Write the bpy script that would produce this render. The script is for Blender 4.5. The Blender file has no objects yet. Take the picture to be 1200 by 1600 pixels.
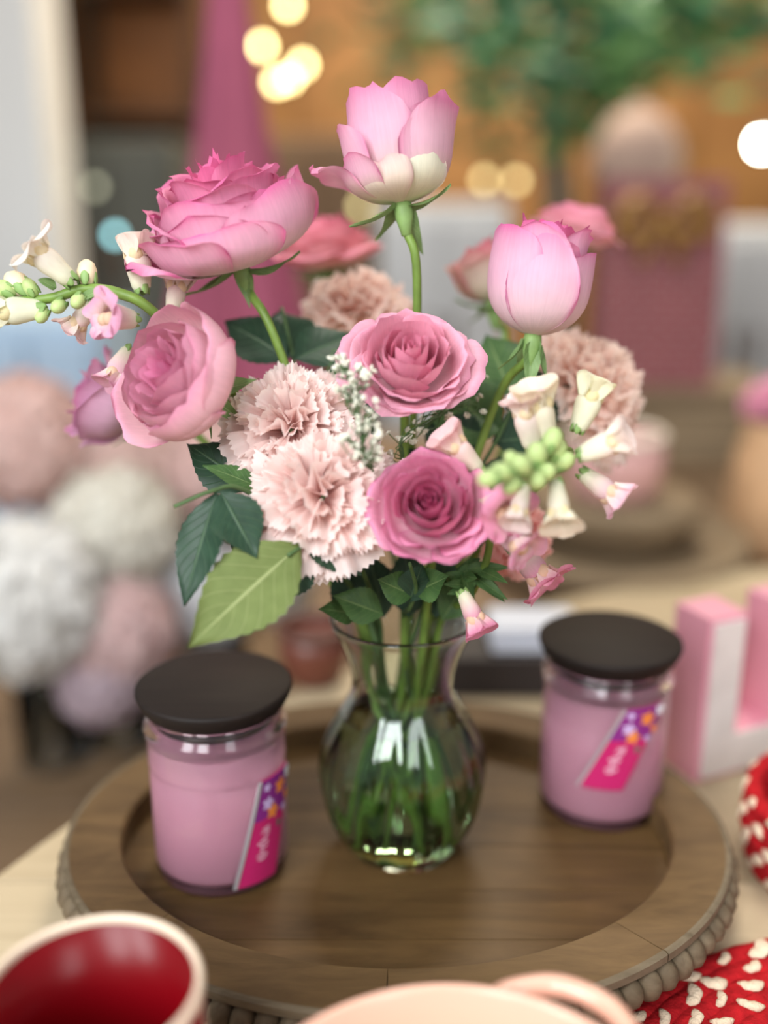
import bpy, math, random
import numpy as np
from mathutils import Vector

random.seed(7)
rng = np.random.default_rng(11)
scene = bpy.context.scene
COL = scene.collection
PI = math.pi

# ------------------------------------------------------------------ camera
CAM_H, PITCH, FPX = 0.475, math.radians(16.97), 1600.0
cam_data = bpy.data.cameras.new('camera')
cam = bpy.data.objects.new('camera', cam_data)
COL.objects.link(cam)
cam.location = (0, 0, CAM_H)
cam.rotation_euler = (PI / 2 - PITCH, 0, 0)
cam_data.sensor_fit = 'VERTICAL'
cam_data.sensor_height = 36.0
cam_data.sensor_width = 27.0
cam_data.lens = 36.0 * FPX / 1600.0
cam_data.clip_start = 0.02
cam_data.dof.use_dof = True
cam_data.dof.focus_distance = 0.605
cam_data.dof.aperture_fstop = 1.3
scene.camera = cam

C0 = np.array([0, 0, CAM_H])
RIGHT = np.array([1.0, 0, 0])
UP = np.array([0, math.sin(PITCH), math.cos(PITCH)])
TOW = np.array([0, -math.cos(PITCH), math.sin(PITCH)])

def P(u, v, d):
    return C0 - TOW * d + RIGHT * (u - 600) / FPX * d - UP * (v - 800) / FPX * d

def PZ(u, v, z):
    dr = -TOW + RIGHT * (u - 600) / FPX - UP * (v - 800) / FPX
    return C0 + dr * (z - CAM_H) / dr[2]

def PY(u, v, y):
    dr = -TOW + RIGHT * (u - 600) / FPX - UP * (v - 800) / FPX
    return C0 + dr * y / dr[1]

def V(a, b, c):
    """direction from image right, image up, toward the viewer"""
    n = RIGHT * a + UP * b + TOW * c
    return n / np.linalg.norm(n)

# ------------------------------------------------------------------ world, light, exposure
scene.view_settings.view_transform = 'Standard'
scene.view_settings.look = 'None'
scene.view_settings.gamma = 1.0
scene.view_settings.exposure = 0.28
scene.view_settings.use_curve_mapping = False
world = bpy.data.worlds.new('world')
scene.world = world
world.use_nodes = True
wb = world.node_tree.nodes['Background']
wb.inputs[0].default_value = (0.97, 0.98, 1.0, 1)
wb.inputs[1].default_value = 0.26
scene.cycles.use_denoising = True
scene.cycles.adaptive_threshold = 0.03
scene.cycles.max_bounces = 10
scene.cycles.diffuse_bounces = 3

def area(name, loc, target, size, power, color=(1, 1, 1), size_y=None):
    l = bpy.data.lights.new(name, 'AREA')
    l.energy = power
    l.color = color
    l.size = size
    if size_y:
        l.shape = 'RECTANGLE'
        l.size_y = size_y
    o = bpy.data.objects.new(name, l)
    COL.objects.link(o)
    o.location = loc
    d = Vector(target) - Vector(loc)
    o.rotation_euler = d.to_track_quat('-Z', 'Y').to_euler()
    return o

area('window_light', (-1.25, -.75, 1.35), (0, .65, .25), .55, 27, (0.95, 0.98, 1.0), 1.2)
area('second_window_light', (-.55, -1.1, 1.45), (0, .65, .25), .55, 27, (0.95, 0.98, 1.0), 1.2)
area('shop_window_light', (1.1, -1.3, 1.3), (0, .65, .2), .6, 12, (0.95, 0.98, 1.0), 1.2)
area('ceiling_light', (0.3, 1.2, 2.3), (0.2, 1.0, 0), 0.8, 16, (1.0, 0.95, 0.86))
area('wall_fill_light', (0.5, 3.6, 2.9), (0.5, 4.8, 0.7), 1.2, 165, (1.0, 0.88, 0.70))  # unseen warm fill, added to brighten the wooden back wall

# ------------------------------------------------------------------ helpers
def lin(r, g, b):
    f = lambda c: (c / 255 / 12.92) if c <= 10.3 else ((c / 255 + .055) / 1.055) ** 2.4
    return np.array([f(r), f(g), f(b)])

def tag(o, label=None, cat=None, group=None, kind=None):
    if label: o['label'] = label
    if cat: o['category'] = cat
    if group: o['group'] = group
    if kind: o['kind'] = kind
    return o

def empty(name, loc, label, cat, group=None):
    o = bpy.data.objects.new(name, None)
    o.empty_display_size = 0.02
    COL.objects.link(o)
    o.location = tuple(loc)
    return tag(o, label, cat, group)

def origin_of(o):
    p = np.zeros(3)
    while o is not None:
        p = p + np.array(o.location)
        o = o.parent
    return p

def build(name, verts, faces, mat, parent=None, cols=None, uvs=None, smooth=True, origin=None):
    """verts in world space; origin: the object's own origin (default: the parent's)"""
    verts = np.asarray(verts, float)
    base = origin_of(parent) if parent is not None else np.zeros(3)
    og = base if origin is None else np.asarray(origin, float)
    me = bpy.data.meshes.new(name)
    me.from_pydata((verts - og).tolist(), [], [tuple(int(i) for i in f) for f in faces])
    if smooth:
        me.polygons.foreach_set('use_smooth', [True] * len(me.polygons))
    if cols is not None:
        at = me.color_attributes.new('Col', 'FLOAT_COLOR', 'POINT')
        c4 = np.ones((len(verts), 4)); c4[:, :3] = cols
        at.data.foreach_set('color', c4.ravel())
    if uvs is not None:
        ul = me.uv_layers.new(name='UVMap')
        idx = np.zeros(len(me.loops), dtype=np.int32)
        me.loops.foreach_get('vertex_index', idx)
        ul.data.foreach_set('uv', np.asarray(uvs, float)[idx].ravel())
    me.materials.append(mat)
    me.update()
    o = bpy.data.objects.new(name, me)
    COL.objects.link(o)
    o.parent = parent
    o.location = tuple(og - base)
    return o

def grid_faces(ns, nt, wrap=False, off=0):
    F = []
    m = ns if wrap else ns - 1
    for j in range(nt - 1):
        for i in range(m):
            a = j * ns + i; b = j * ns + (i + 1) % ns
            F.append((a + off, b + off, b + ns + off, a + ns + off))
    return F

def frame(n, ref=RIGHT):
    n = n / np.linalg.norm(n)
    x = ref - n * np.dot(ref, n)
    if np.linalg.norm(x) < 1e-3:
        x = np.array([0, 1.0, 0.1]) - n * np.dot(np.array([0, 1.0, 0.1]), n)
    x = x / np.linalg.norm(x)
    return x, np.cross(n, x), n

def catmull(pts, n=8):
    pts = [np.asarray(p, float) for p in pts]
    q = [2 * pts[0] - pts[1]] + pts + [2 * pts[-1] - pts[-2]]
    out = []
    for i in range(1, len(q) - 2):
        for k in range(n):
            t = k / n
            out.append(.5 * ((2 * q[i]) + (q[i + 1] - q[i - 1]) * t + (2 * q[i - 1] - 5 * q[i] + 4 * q[i + 1] - q[i + 2]) * t * t
                             + (-q[i - 1] + 3 * q[i] - 3 * q[i + 1] + q[i + 2]) * t ** 3))
    out.append(q[-2])
    return np.array(out)

def tube_mesh(path, radii, ns=8, cap=True):
    path = np.asarray(path, float); n = len(path)
    radii = np.broadcast_to(np.asarray(radii, float), (n,)) if np.ndim(radii) == 0 else np.interp(np.linspace(0, 1, n), np.linspace(0, 1, len(radii)), radii)
    tan = np.gradient(path, axis=0)
    tan /= np.linalg.norm(tan, axis=1)[:, None] + 1e-12
    x, y, _ = frame(tan[0])
    a = np.linspace(0, 2 * PI, ns, endpoint=False)
    Vs = []
    for i in range(n):
        x = x - tan[i] * np.dot(x, tan[i]); x /= np.linalg.norm(x)
        y = np.cross(tan[i], x)
        Vs.append(path[i] + radii[i] * (np.cos(a)[:, None] * x + np.sin(a)[:, None] * y))
    Vs = np.concatenate(Vs)
    F = grid_faces(ns, n, True)
    if cap:
        F.append(tuple(range(ns))[::-1]); F.append(tuple(range((n - 1) * ns, n * ns)))
    return Vs, F

def lathe(profile, ns=48, center=(0, 0, 0), rmod=None, sx=1.0, sy=1.0):
    """profile list of (r,z); r<=0 closes on the axis"""
    a = np.linspace(0, 2 * PI, ns, endpoint=False)
    Vs, F, rings = [], [], []
    for (r, z) in profile:
        if r <= 1e-6:
            rings.append([len(Vs)]); Vs.append((center[0], center[1], center[2] + z))
        else:
            st = len(Vs)
            for k in a:
                rr = r * (rmod(k, z) if rmod else 1)
                Vs.append((center[0] + rr * sx * math.cos(k), center[1] + rr * sy * math.sin(k), center[2] + z))
            rings.append(list(range(st, st + ns)))
    for A, B in zip(rings[:-1], rings[1:]):
        if len(A) == 1 and len(B) == 1: continue
        for i in range(ns):
            j = (i + 1) % ns
            if len(A) == 1: F.append((A[0], B[j], B[i]))
            elif len(B) == 1: F.append((A[i], A[j], B[0]))
            else: F.append((A[i], A[j], B[j], B[i]))
    return np.array(Vs), F

def box_mesh(x0, x1, y0, y1, z0, z1, bev=0.0):
    if bev <= 0:
        v = [(x, y, z) for z in (z0, z1) for y in (y0, y1) for x in (x0, x1)]
        f = [(0, 2, 3, 1), (4, 5, 7, 6), (0, 1, 5, 4), (2, 6, 7, 3), (0, 4, 6, 2), (1, 3, 7, 5)]
        return np.array(v, float), f
    b = bev
    v, rings = [], []
    for (z, i) in ((z0, b), (z0 + b, 0), (z1 - b, 0), (z1, b)):
        rings.append(len(v))
        X0, X1, Y0, Y1 = x0 + i, x1 - i, y0 + i, y1 - i
        c = b * .6
        v += [(X0 + c, Y0, z), (X1 - c, Y0, z), (X1, Y0 + c, z), (X1, Y1 - c, z), (X1 - c, Y1, z), (X0 + c, Y1, z), (X0, Y1 - c, z), (X0, Y0 + c, z)]
    f = grid_faces(8, 4, True) + [tuple(range(8))[::-1], tuple(range(24, 32))]
    return np.array(v, float), f

def rot_about(verts, c, ang):
    v = np.asarray(verts, float) - c
    ca, sa = math.cos(ang), math.sin(ang)
    o = v.copy()
    o[:, 0] = v[:, 0] * ca - v[:, 1] * sa
    o[:, 1] = v[:, 0] * sa + v[:, 1] * ca
    return o + c

def ellipsoid(c, rx, ry, rz, ax=None, ns=12, nt=8):
    x, y, z = ax if ax is not None else (np.eye(3)[0], np.eye(3)[1], np.eye(3)[2])
    prof = [(math.sin(PI * k / nt), -math.cos(PI * k / nt)) for k in range(nt + 1)]
    prof[0] = (0, -1); prof[-1] = (0, 1)
    v, f = lathe(prof, ns)
    return np.asarray(c) + v[:, :1] * rx * x + v[:, 1:2] * ry * y + v[:, 2:] * rz * z, f

def merge(parts):
    Vs, F, o = [], [], 0
    for v, f in parts:
        Vs.append(np.asarray(v)); F += [tuple(i + o for i in q) for q in f]; o += len(v)
    return np.concatenate(Vs), F

# ------------------------------------------------------------------ materials
MATS = {}
def nodes_of(name):
    m = bpy.data.materials.new(name); m.use_nodes = True
    nt = m.node_tree
    return m, nt, nt.nodes['Principled BSDF'], nt.nodes['Material Output']

def simple(name, col, rough=.5, metal=0, spec=.5, noise=0.0, nscale=30, bump=0.0, bscale=200, coat=0, emit=None, estr=0):
    m, nt, b, out = nodes_of(name)
    c = lin(*col)
    b.inputs['Base Color'].default_value = (*c, 1)
    b.inputs['Roughness'].default_value = rough
    b.inputs['Metallic'].default_value = metal
    b.inputs['Specular IOR Level'].default_value = spec
    b.inputs['Coat Weight'].default_value = coat
    tc = nt.nodes.new('ShaderNodeTexCoord')
    if noise:
        n = nt.nodes.new('ShaderNodeTexNoise'); n.inputs['Scale'].default_value = nscale; n.inputs['Detail'].default_value = 4
        nt.links.new(tc.outputs['Object'], n.inputs['Vector'])
        r = nt.nodes.new('ShaderNodeValToRGB')
        r.color_ramp.elements[0].position = .3; r.color_ramp.elements[1].position = .7
        r.color_ramp.elements[0].color = (*(c * (1 - noise)), 1); r.color_ramp.elements[1].color = (*np.minimum(c * (1 + noise), 1), 1)
        nt.links.new(n.outputs['Fac'], r.inputs[0]); nt.links.new(r.outputs[0], b.inputs['Base Color'])
    if bump:
        n2 = nt.nodes.new('ShaderNodeTexNoise'); n2.inputs['Scale'].default_value = bscale; n2.inputs['Detail'].default_value = 3
        nt.links.new(tc.outputs['Object'], n2.inputs['Vector'])
        bp = nt.nodes.new('ShaderNodeBump'); bp.inputs['Strength'].default_value = bump; bp.inputs['Distance'].default_value = .002
        nt.links.new(n2.outputs['Fac'], bp.inputs['Height']); nt.links.new(bp.outputs[0], b.inputs['Normal'])
    if emit is not None:
        b.inputs['Emission Color'].default_value = (*lin(*emit), 1); b.inputs['Emission Strength'].default_value = estr
    MATS[name] = m
    return m

def wood(name, dark, light, scale=(6, 60, 60), rough=.6, bump=.25, grain=1.0, wide=3.0):
    m, nt, b, out = nodes_of(name)
    tc = nt.nodes.new('ShaderNodeTexCoord'); mp = nt.nodes.new('ShaderNodeMapping')
    mp.inputs['Scale'].default_value = scale
    oi = nt.nodes.new('ShaderNodeObjectInfo')
    addv = nt.nodes.new('ShaderNodeVectorMath'); addv.operation = 'ADD'
    mul = nt.nodes.new('ShaderNodeMath'); mul.operation = 'MULTIPLY'; mul.inputs[1].default_value = 40
    nt.links.new(oi.outputs['Random'], mul.inputs[0])
    nt.links.new(tc.outputs['Object'], mp.inputs['Vector'])
    nt.links.new(mp.outputs[0], addv.inputs[0]); nt.links.new(mul.outputs[0], addv.inputs[1])
    n = nt.nodes.new('ShaderNodeTexNoise'); n.inputs['Scale'].default_value = 1; n.inputs['Detail'].default_value = 6; n.inputs['Roughness'].default_value = .65; n.inputs['Distortion'].default_value = .8
    nt.links.new(addv.outputs[0], n.inputs['Vector'])
    n3 = nt.nodes.new('ShaderNodeTexNoise'); n3.inputs['Scale'].default_value = wide; n3.inputs['Detail'].default_value = 3
    nt.links.new(tc.outputs['Object'], n3.inputs['Vector'])
    mx = nt.nodes.new('ShaderNodeMath'); mx.operation = 'MULTIPLY_ADD'; mx.inputs[1].default_value = .5
    nt.links.new(n3.outputs['Fac'], mx.inputs[0])
    hf = nt.nodes.new('ShaderNodeMath'); hf.operation = 'MULTIPLY'; hf.inputs[1].default_value = .5
    nt.links.new(n.outputs['Fac'], hf.inputs[0]); nt.links.new(hf.outputs[0], mx.inputs[2])
    r = nt.nodes.new('ShaderNodeValToRGB')
    r.color_ramp.elements[0].position = .36; r.color_ramp.elements[1].position = .66
    r.color_ramp.elements[0].color = (*lin(*dark), 1); r.color_ramp.elements[1].color = (*lin(*light), 1)
    nt.links.new(mx.outputs[0], r.inputs[0]); nt.links.new(r.outputs[0], b.inputs['Base Color'])
    b.inputs['Roughness'].default_value = rough; b.inputs['Specular IOR Level'].default_value = .3
    bp = nt.nodes.new('ShaderNodeBump'); bp.inputs['Strength'].default_value = bump; bp.inputs['Distance'].default_value = .001
    nt.links.new(n.outputs['Fac'], bp.inputs['Height']); nt.links.new(bp.outputs[0], b.inputs['Normal'])
    MATS[name] = m
    return m

def petal_mat(name, trans=.28, rough=.55, veins=(46, 3), vein_bump=.18, spec=.25, sheen=.0):
    m, nt, b, out = nodes_of(name)
    at = nt.nodes.new('ShaderNodeAttribute'); at.attribute_name = 'Col'
    uv = nt.nodes.new('ShaderNodeUVMap'); uv.uv_map = 'UVMap'
    mp = nt.nodes.new('ShaderNodeMapping'); mp.inputs['Scale'].default_value = (veins[0], veins[1], 1)
    nt.links.new(uv.outputs[0], mp.inputs['Vector'])
    n = nt.nodes.new('ShaderNodeTexNoise'); n.inputs['Scale'].default_value = 1; n.inputs['Detail'].default_value = 3
    nt.links.new(mp.outputs[0], n.inputs['Vector'])
    tc = nt.nodes.new('ShaderNodeTexCoord')
    n2 = nt.nodes.new('ShaderNodeTexNoise'); n2.inputs['Scale'].default_value = 55; n2.inputs['Detail'].default_value = 3
    nt.links.new(tc.outputs['Object'], n2.inputs['Vector'])
    ad = nt.nodes.new('ShaderNodeMath'); ad.operation = 'ADD'
    nt.links.new(n.outputs['Fac'], ad.inputs[0]); nt.links.new(n2.outputs['Fac'], ad.inputs[1])
    mr = nt.nodes.new('ShaderNodeMapRange'); mr.inputs[1].default_value = .6; mr.inputs[2].default_value = 1.4; mr.inputs[3].default_value = .90; mr.inputs[4].default_value = 1.09
    nt.links.new(ad.outputs[0], mr.inputs[0])
    mx = nt.nodes.new('ShaderNodeVectorMath'); mx.operation = 'SCALE'
    nt.links.new(at.outputs['Color'], mx.inputs[0]); nt.links.new(mr.outputs[0], mx.inputs['Scale'])
    nt.links.new(mx.outputs[0], b.inputs['Base Color'])
    b.inputs['Roughness'].default_value = rough
    b.inputs['Specular IOR Level'].default_value = spec
    bp = nt.nodes.new('ShaderNodeBump'); bp.inputs['Strength'].default_value = vein_bump; bp.inputs['Distance'].default_value = .0006
    nt.links.new(n.outputs['Fac'], bp.inputs['Height']); nt.links.new(bp.outputs[0], b.inputs['Normal'])
    tr = nt.nodes.new('ShaderNodeBsdfTranslucent')
    nt.links.new(mx.outputs[0], tr.inputs[0]); nt.links.new(bp.outputs[0], tr.inputs['Normal'])
    ms = nt.nodes.new('ShaderNodeMixShader'); ms.inputs[0].default_value = trans
    nt.links.new(b.outputs[0], ms.inputs[1]); nt.links.new(tr.outputs[0], ms.inputs[2])
    nt.links.new(ms.outputs[0], out.inputs[0])
    MATS[name] = m
    return m

def leaf_mat(name, dark, light, vein, rough=.4, trans=.15):
    """leaf blade with pale midrib and side veins from the leaf's own UV (u across -1..1, v along)"""
    m, nt, b, out = nodes_of(name)
    L = nt.links.new
    uv = nt.nodes.new('ShaderNodeUVMap'); uv.uv_map = 'UVMap'
    sp = nt.nodes.new('ShaderNodeSeparateXYZ'); L(uv.outputs[0], sp.inputs[0])
    ab = nt.nodes.new('ShaderNodeMath'); ab.operation = 'ABSOLUTE'; L(sp.outputs[0], ab.inputs[0])
    # side veins: v*9 - |u|*2.2
    m1 = nt.nodes.new('ShaderNodeMath'); m1.operation = 'MULTIPLY'; m1.inputs[1].default_value = 8.5; L(sp.outputs[1], m1.inputs[0])
    m2 = nt.nodes.new('ShaderNodeMath'); m2.operation = 'MULTIPLY'; m2.inputs[1].default_value = 2.3; L(ab.outputs[0], m2.inputs[0])
    m3 = nt.nodes.new('ShaderNodeMath'); m3.operation = 'SUBTRACT'; L(m1.outputs[0], m3.inputs[0]); L(m2.outputs[0], m3.inputs[1])
    fr = nt.nodes.new('ShaderNodeMath'); fr.operation = 'PINGPONG'; fr.inputs[1].default_value = .5; L(m3.outputs[0], fr.inputs[0])
    v1 = nt.nodes.new('ShaderNodeMapRange'); v1.inputs[1].default_value = .0; v1.inputs[2].default_value = .07; v1.inputs[3].default_value = .55; v1.inputs[4].default_value = 0; L(fr.outputs[0], v1.inputs[0])
    v2 = nt.nodes.new('ShaderNodeMapRange'); v2.inputs[1].default_value = .015; v2.inputs[2].default_value = .06; v2.inputs[3].default_value = 1; v2.inputs[4].default_value = 0; L(ab.outputs[0], v2.inputs[0])
    vm = nt.nodes.new('ShaderNodeMath'); vm.operation = 'MAXIMUM'; L(v1.outputs[0], vm.inputs[0]); L(v2.outputs[0], vm.inputs[1])
    tc = nt.nodes.new('ShaderNodeTexCoord')
    n = nt.nodes.new('ShaderNodeTexNoise'); n.inputs['Scale'].default_value = 120; n.inputs['Detail'].default_value = 4; L(tc.outputs['Object'], n.inputs['Vector'])
    r = nt.nodes.new('ShaderNodeValToRGB'); r.color_ramp.elements[0].position = .3; r.color_ramp.elements[1].position = .7
    r.color_ramp.elements[0].color = (*lin(*dark), 1); r.color_ramp.elements[1].color = (*lin(*light), 1); L(n.outputs['Fac'], r.inputs[0])
    mc = nt.nodes.new('ShaderNodeMix'); mc.data_type = 'RGBA'
    L(vm.outputs[0], mc.inputs[0]); L(r.outputs[0], mc.inputs[6]); mc.inputs[7].default_value = (*lin(*vein), 1)
    L(mc.outputs[2], b.inputs['Base Color'])
    b.inputs['Roughness'].default_value = rough; b.inputs['Specular IOR Level'].default_value = .28
    bp = nt.nodes.new('ShaderNodeBump'); bp.inputs['Strength'].default_value = .5; bp.inputs['Distance'].default_value = .0008
    L(vm.outputs[0], bp.inputs['Height']); L(bp.outputs[0], b.inputs['Normal'])
    tr = nt.nodes.new('ShaderNodeBsdfTranslucent'); L(mc.outputs[2], tr.inputs[0])
    ms = nt.nodes.new('ShaderNodeMixShader'); ms.inputs[0].default_value = trans
    L(b.outputs[0], ms.inputs[1]); L(tr.outputs[0], ms.inputs[2]); L(ms.outputs[0], out.inputs[0])
    MATS[name] = m
    return m

def glass(name, col=(255, 255, 255), ior=1.45, rough=0.0):
    m, nt, b, out = nodes_of(name)
    g = nt.nodes.new('ShaderNodeBsdfGlass'); g.inputs['Color'].default_value = (*lin(*col), 1)
    g.inputs['IOR'].default_value = ior; g.inputs['Roughness'].default_value = rough
    nt.links.new(g.outputs[0], out.inputs[0])
    MATS[name] = m
    return m

PETAL = petal_mat('rose_petal')
CPETAL = petal_mat('carnation_petal', trans=.48, rough=.7, veins=(20, 2), vein_bump=.1, spec=.1)
SPETAL = petal_mat('snapdragon_petal', trans=.3, rough=.6, veins=(14, 3), vein_bump=.15, spec=.2)
STEM = simple('stem_green', (112, 140, 62), .45, noise=.25, nscale=60, spec=.4)
STEMD = simple('stem_dark', (78, 106, 62), .5, noise=.25, nscale=60, spec=.4)
CALYX = simple('calyx_green', (128, 160, 92), .55, noise=.2, nscale=90)
SEPAL = leaf_mat('sepal_green', (110, 142, 84), (138, 168, 110), (170, 190, 140), .5, .2)
LEAFD = leaf_mat('leaf_dark', (36, 60, 44), (48, 76, 56), (78, 104, 76), .42, .1)
LEAFL = leaf_mat('leaf_underside', (102, 116, 62), (114, 128, 72), (156, 166, 112), .65, .12)
LEAFM = leaf_mat('leaf_mid', (60, 92, 50), (84, 118, 66), (120, 146, 92), .45, .2)
WHITEB = simple('breath_white', (246, 244, 228), .7)
LEAF_BG = simple('tree_leaf', (92, 136, 78), .5, noise=.3, nscale=8)
LEAF_BG2 = simple('tree_leaf_dark', (50, 104, 74), .5, noise=.3, nscale=8)
WOODT = wood('tray_wood', (66, 47, 25), (116, 88, 52), (7, 55, 55), .5, .3)
WOODR = wood('rim_wood', (78, 58, 35), (120, 94, 60), (14, 60, 60), .6, .35)
BEADW = wood('bead_wood', (84, 70, 52), (138, 122, 98), (60, 60, 60), .7, .3, wide=20)
EDGEW = wood('worn_edge', (88, 76, 58), (132, 118, 96), (20, 90, 90), .75, .4)
TABLE = wood('table_wood', (174, 154, 122), (210, 192, 160), (4, 40, 40), .55, .2)
BROWNT = wood('brown_wood', (104, 82, 60), (142, 116, 88), (4, 40, 40), .6, .2)
WALLW = wood('wall_wood', (122, 84, 46), (172, 126, 76), (2, 14, 2.5), .6, .1, wide=1.0)
BEAMW = wood('beam_wood', (64, 40, 22), (104, 68, 40), (2, 14, 14), .6, .1)
LIDW = wood('lid_wood', (26, 20, 18), (44, 35, 30), (10, 120, 120), .62, .2)
LIDW.node_tree.nodes['Principled BSDF'].inputs['Specular IOR Level'].default_value = .25
BLACKR = simple('black_rubber', (22, 22, 24), .35)
VASEG = glass('vase_glass', (250, 254, 252), 1.46)
WATER = glass('water_clear', (226, 238, 220), 1.33)
JARG = glass('jar_glass', (255, 252, 253), 1.46)
WAX = simple('pink_wax', (216, 162, 180), .45, spec=.35)
WAX.node_tree.nodes['Principled BSDF'].inputs['Subsurface Weight'].default_value = .0

# ------------------------------------------------------------------ the setting
TRAY_C = np.array([0.0091, 0.6377, 0.0]); TA, TB = .232, .1857
FLOOR_Z, RIM_Z = .028, .050
VC = np.array([0.0130, 0.6430, FLOOR_Z])          # vase foot centre

floor = build('floor', *box_mesh(-6, 6, -3, 9, -.82, -.80), simple('floor_concrete', (150, 140, 128), .6, noise=.15, nscale=3))
tag(floor, 'grey brown shop floor below the tables', kind='structure')
wall = build('wall_back', *box_mesh(-6, 6, 6.0, 6.1, -.8, 3.6), simple('wall_base', (120, 82, 46), .7))
tag(wall, 'warm brown wooden shop wall far behind the flowers', kind='structure')
for k in range(22):
    x = -6 + k * .55
    build('plank', *box_mesh(x + .012, x + .538, 5.965, 6.0, -.8, 3.6, .008), WALLW, wall, smooth=False, origin=(x, 6, 0))
ceil = build('ceiling', *box_mesh(-6, 6, 2.2, 6.1, 3.3, 3.4), simple('ceiling_board', (150, 128, 100), .8))
tag(ceil, 'brown board ceiling at the back of the shop', kind='structure')
post = build('wall_left', *box_mesh(-1.75, -.86, 2.75, 3.0, -.8, 3.2, .01), simple('white_plaster', (226, 224, 220), .7, noise=.05, nscale=2), smooth=False)
tag(post, 'pale grey white wall end at the far left', kind='structure')

# main round table of planks
TC, TR = np.array([.80, .13]), 1.2
table = empty('display_table', (TC[0], TC[1], -.8), 'round pale wooden plank table carrying the tray', 'table')
yy = TC[1] - TR
pw = .155
while yy < TC[1] + TR - 1e-6:
    y0, y1 = yy + .0012, min(yy + pw, TC[1] + TR) - .0012
    n = 12
    ys = np.linspace(y0, y1, n)
    hw = np.sqrt(np.maximum(TR ** 2 - (ys - TC[1]) ** 2, 1e-6))
    top = [(TC[0] + h, y, 0) for h, y in zip(hw, ys)] + [(TC[0] - h, y, 0) for h, y in zip(hw[::-1], ys[::-1])]
    m = len(top)
    vs = [(a, b, -.034) for a, b, c in top] + [(TC[0] + (a - TC[0]) * .999, b, -.0015) for a, b, c in top] + [(TC[0] + (a - TC[0]) * .9975, min(max(b, y0 + .001), y1 - .001), 0) for a, b, c in top]
    fs = grid_faces(m, 3, True) + [tuple(range(m))[::-1], tuple(range(2 * m, 3 * m))]
    build('plank', vs, fs, TABLE, table, smooth=False, origin=(TC[0] + rng.uniform(-1, 1), y0, 0))
    yy += pw
v, f = lathe([(0, 0), (.35, 0), (.35, .03), (.1, .06), (.07, .2), (.07, .6), (.13, .70), (.4, .74), (.4, .764), (0, .764)], 32, (TC[0], TC[1], -.8))
build('pedestal', v, f, BROWNT, table)

# back display table
bt = empty('back_table', (0.1, 1.9, -.8), 'brown wooden display table behind the round table', 'table')
for k in range(7):
    y0 = .58 + k * .25
    build('plank', *box_mesh(-.10, 1.9, y0 + .002, y0 + .248, -.075, -.040, .003), BROWNT, bt, smooth=False, origin=(rng.uniform(-1, 1), y0, -.04))
for sx in (0.0, 1.8):
    for sy in (1.4, 2.2):
        build('leg', *box_mesh(sx - .04, sx + .04, sy - .04, sy + .04, -.8, -.075, .004), BROWNT, bt, smooth=False)

# low bench at the left for the cut flowers
bench = empty('low_bench', (-.7, 1.2, -.8), 'low brown wooden bench at the left carrying the pale cut flowers', 'bench')
for k in range(5):
    y0 = .75 + k * .22
    build('plank', *box_mesh(-1.6, -.13, y0 + .002, y0 + .218, -.335, -.300, .003), BROWNT, bench, smooth=False, origin=(rng.uniform(-1, 1), y0, -.3))
for sx in (-1.5, -.2):
    for sy in (.82, 1.75):
        build('leg', *box_mesh(sx - .03, sx + .03, sy - .03, sy + .03, -.8, -.335, .004), BROWNT, bench, smooth=False)

# ------------------------------------------------------------------ tray
tray = empty('wooden_tray', (TRAY_C[0], TRAY_C[1], 0), 'oval brown wooden tray with beaded edge under the vase and candles', 'tray')
WI = .0386
ai, bi = TA - WI, TB - WI
npl = 6
for k in range(npl):
    y0 = -bi + 2 * bi * k / npl + .0004; y1 = -bi + 2 * bi * (k + 1) / npl - .0004
    ys = np.linspace(y0, y1, 10)
    hw = ai * np.sqrt(np.maximum(1 - (ys / bi) ** 2, 1e-5))
    ring = [(h, y) for h, y in zip(hw, ys)] + [(-h, y) for h, y in zip(hw[::-1], ys[::-1])]
    m = len(ring)
    vs = [(TRAY_C[0] + x, TRAY_C[1] + y, .018) for x, y in ring] + [(TRAY_C[0] + x, TRAY_C[1] + y, FLOOR_Z) for x, y in ring]
    fs = grid_faces(m, 2, True) + [tuple(range(m))[::-1], tuple(range(m, 2 * m))]
    build('plank', vs, fs, WOODT, tray, smooth=False, origin=(TRAY_C[0] + rng.uniform(-.3, .3), TRAY_C[1] + y0, FLOOR_Z))
v, f = lathe([(0, .012), (1, .012), (1, .018), (0, .018)], 96, (TRAY_C[0], TRAY_C[1], 0), sx=TA - .016, sy=TB - .016)
build('base_panel', v, f, WOODR, tray, smooth=False)
NSEG = 8
a_off = math.radians(-47)
for k in range(NSEG):
    n = 16
    aa = a_off + 2 * PI * (k + np.linspace(0.002, .998, n)) / NSEG
    prof = [(-WI, .018), (-WI, RIM_Z - .002), (-WI + .002, RIM_Z), (-.0015, RIM_Z), (0, RIM_Z - .0012), (0, RIM_Z - .006), (-.009, RIM_Z - .0065), (-.009, .018)]
    vs, fs = [], []
    mp = len(prof)
    for q in aa:
        for (dr, z) in prof:
            vs.append((TRAY_C[0] + (TA + dr) * math.cos(q), TRAY_C[1] + (TB + dr) * math.sin(q), z))
    fs = grid_faces(mp, n, True) + [tuple(range(mp))[::-1], tuple(range((n - 1) * mp, n * mp))]
    sg = build('rim_segment', vs, fs, WOODR, tray, smooth=False)
    # worn pale edge strip
    vs = []
    pr2 = [(-.003, RIM_Z + .0002), (-.0012, RIM_Z + .0003), (.0007, RIM_Z - .001), (.0007, RIM_Z - .0062), (-.001, RIM_Z - .0064)]
    for q in aa:
        for (dr, z) in pr2:
            vs.append((TRAY_C[0] + (TA + dr) * math.cos(q), TRAY_C[1] + (TB + dr) * math.sin(q), z))
    build('worn_edge', vs, grid_faces(len(pr2), n, True), EDGEW, sg, smooth=False)
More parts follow.
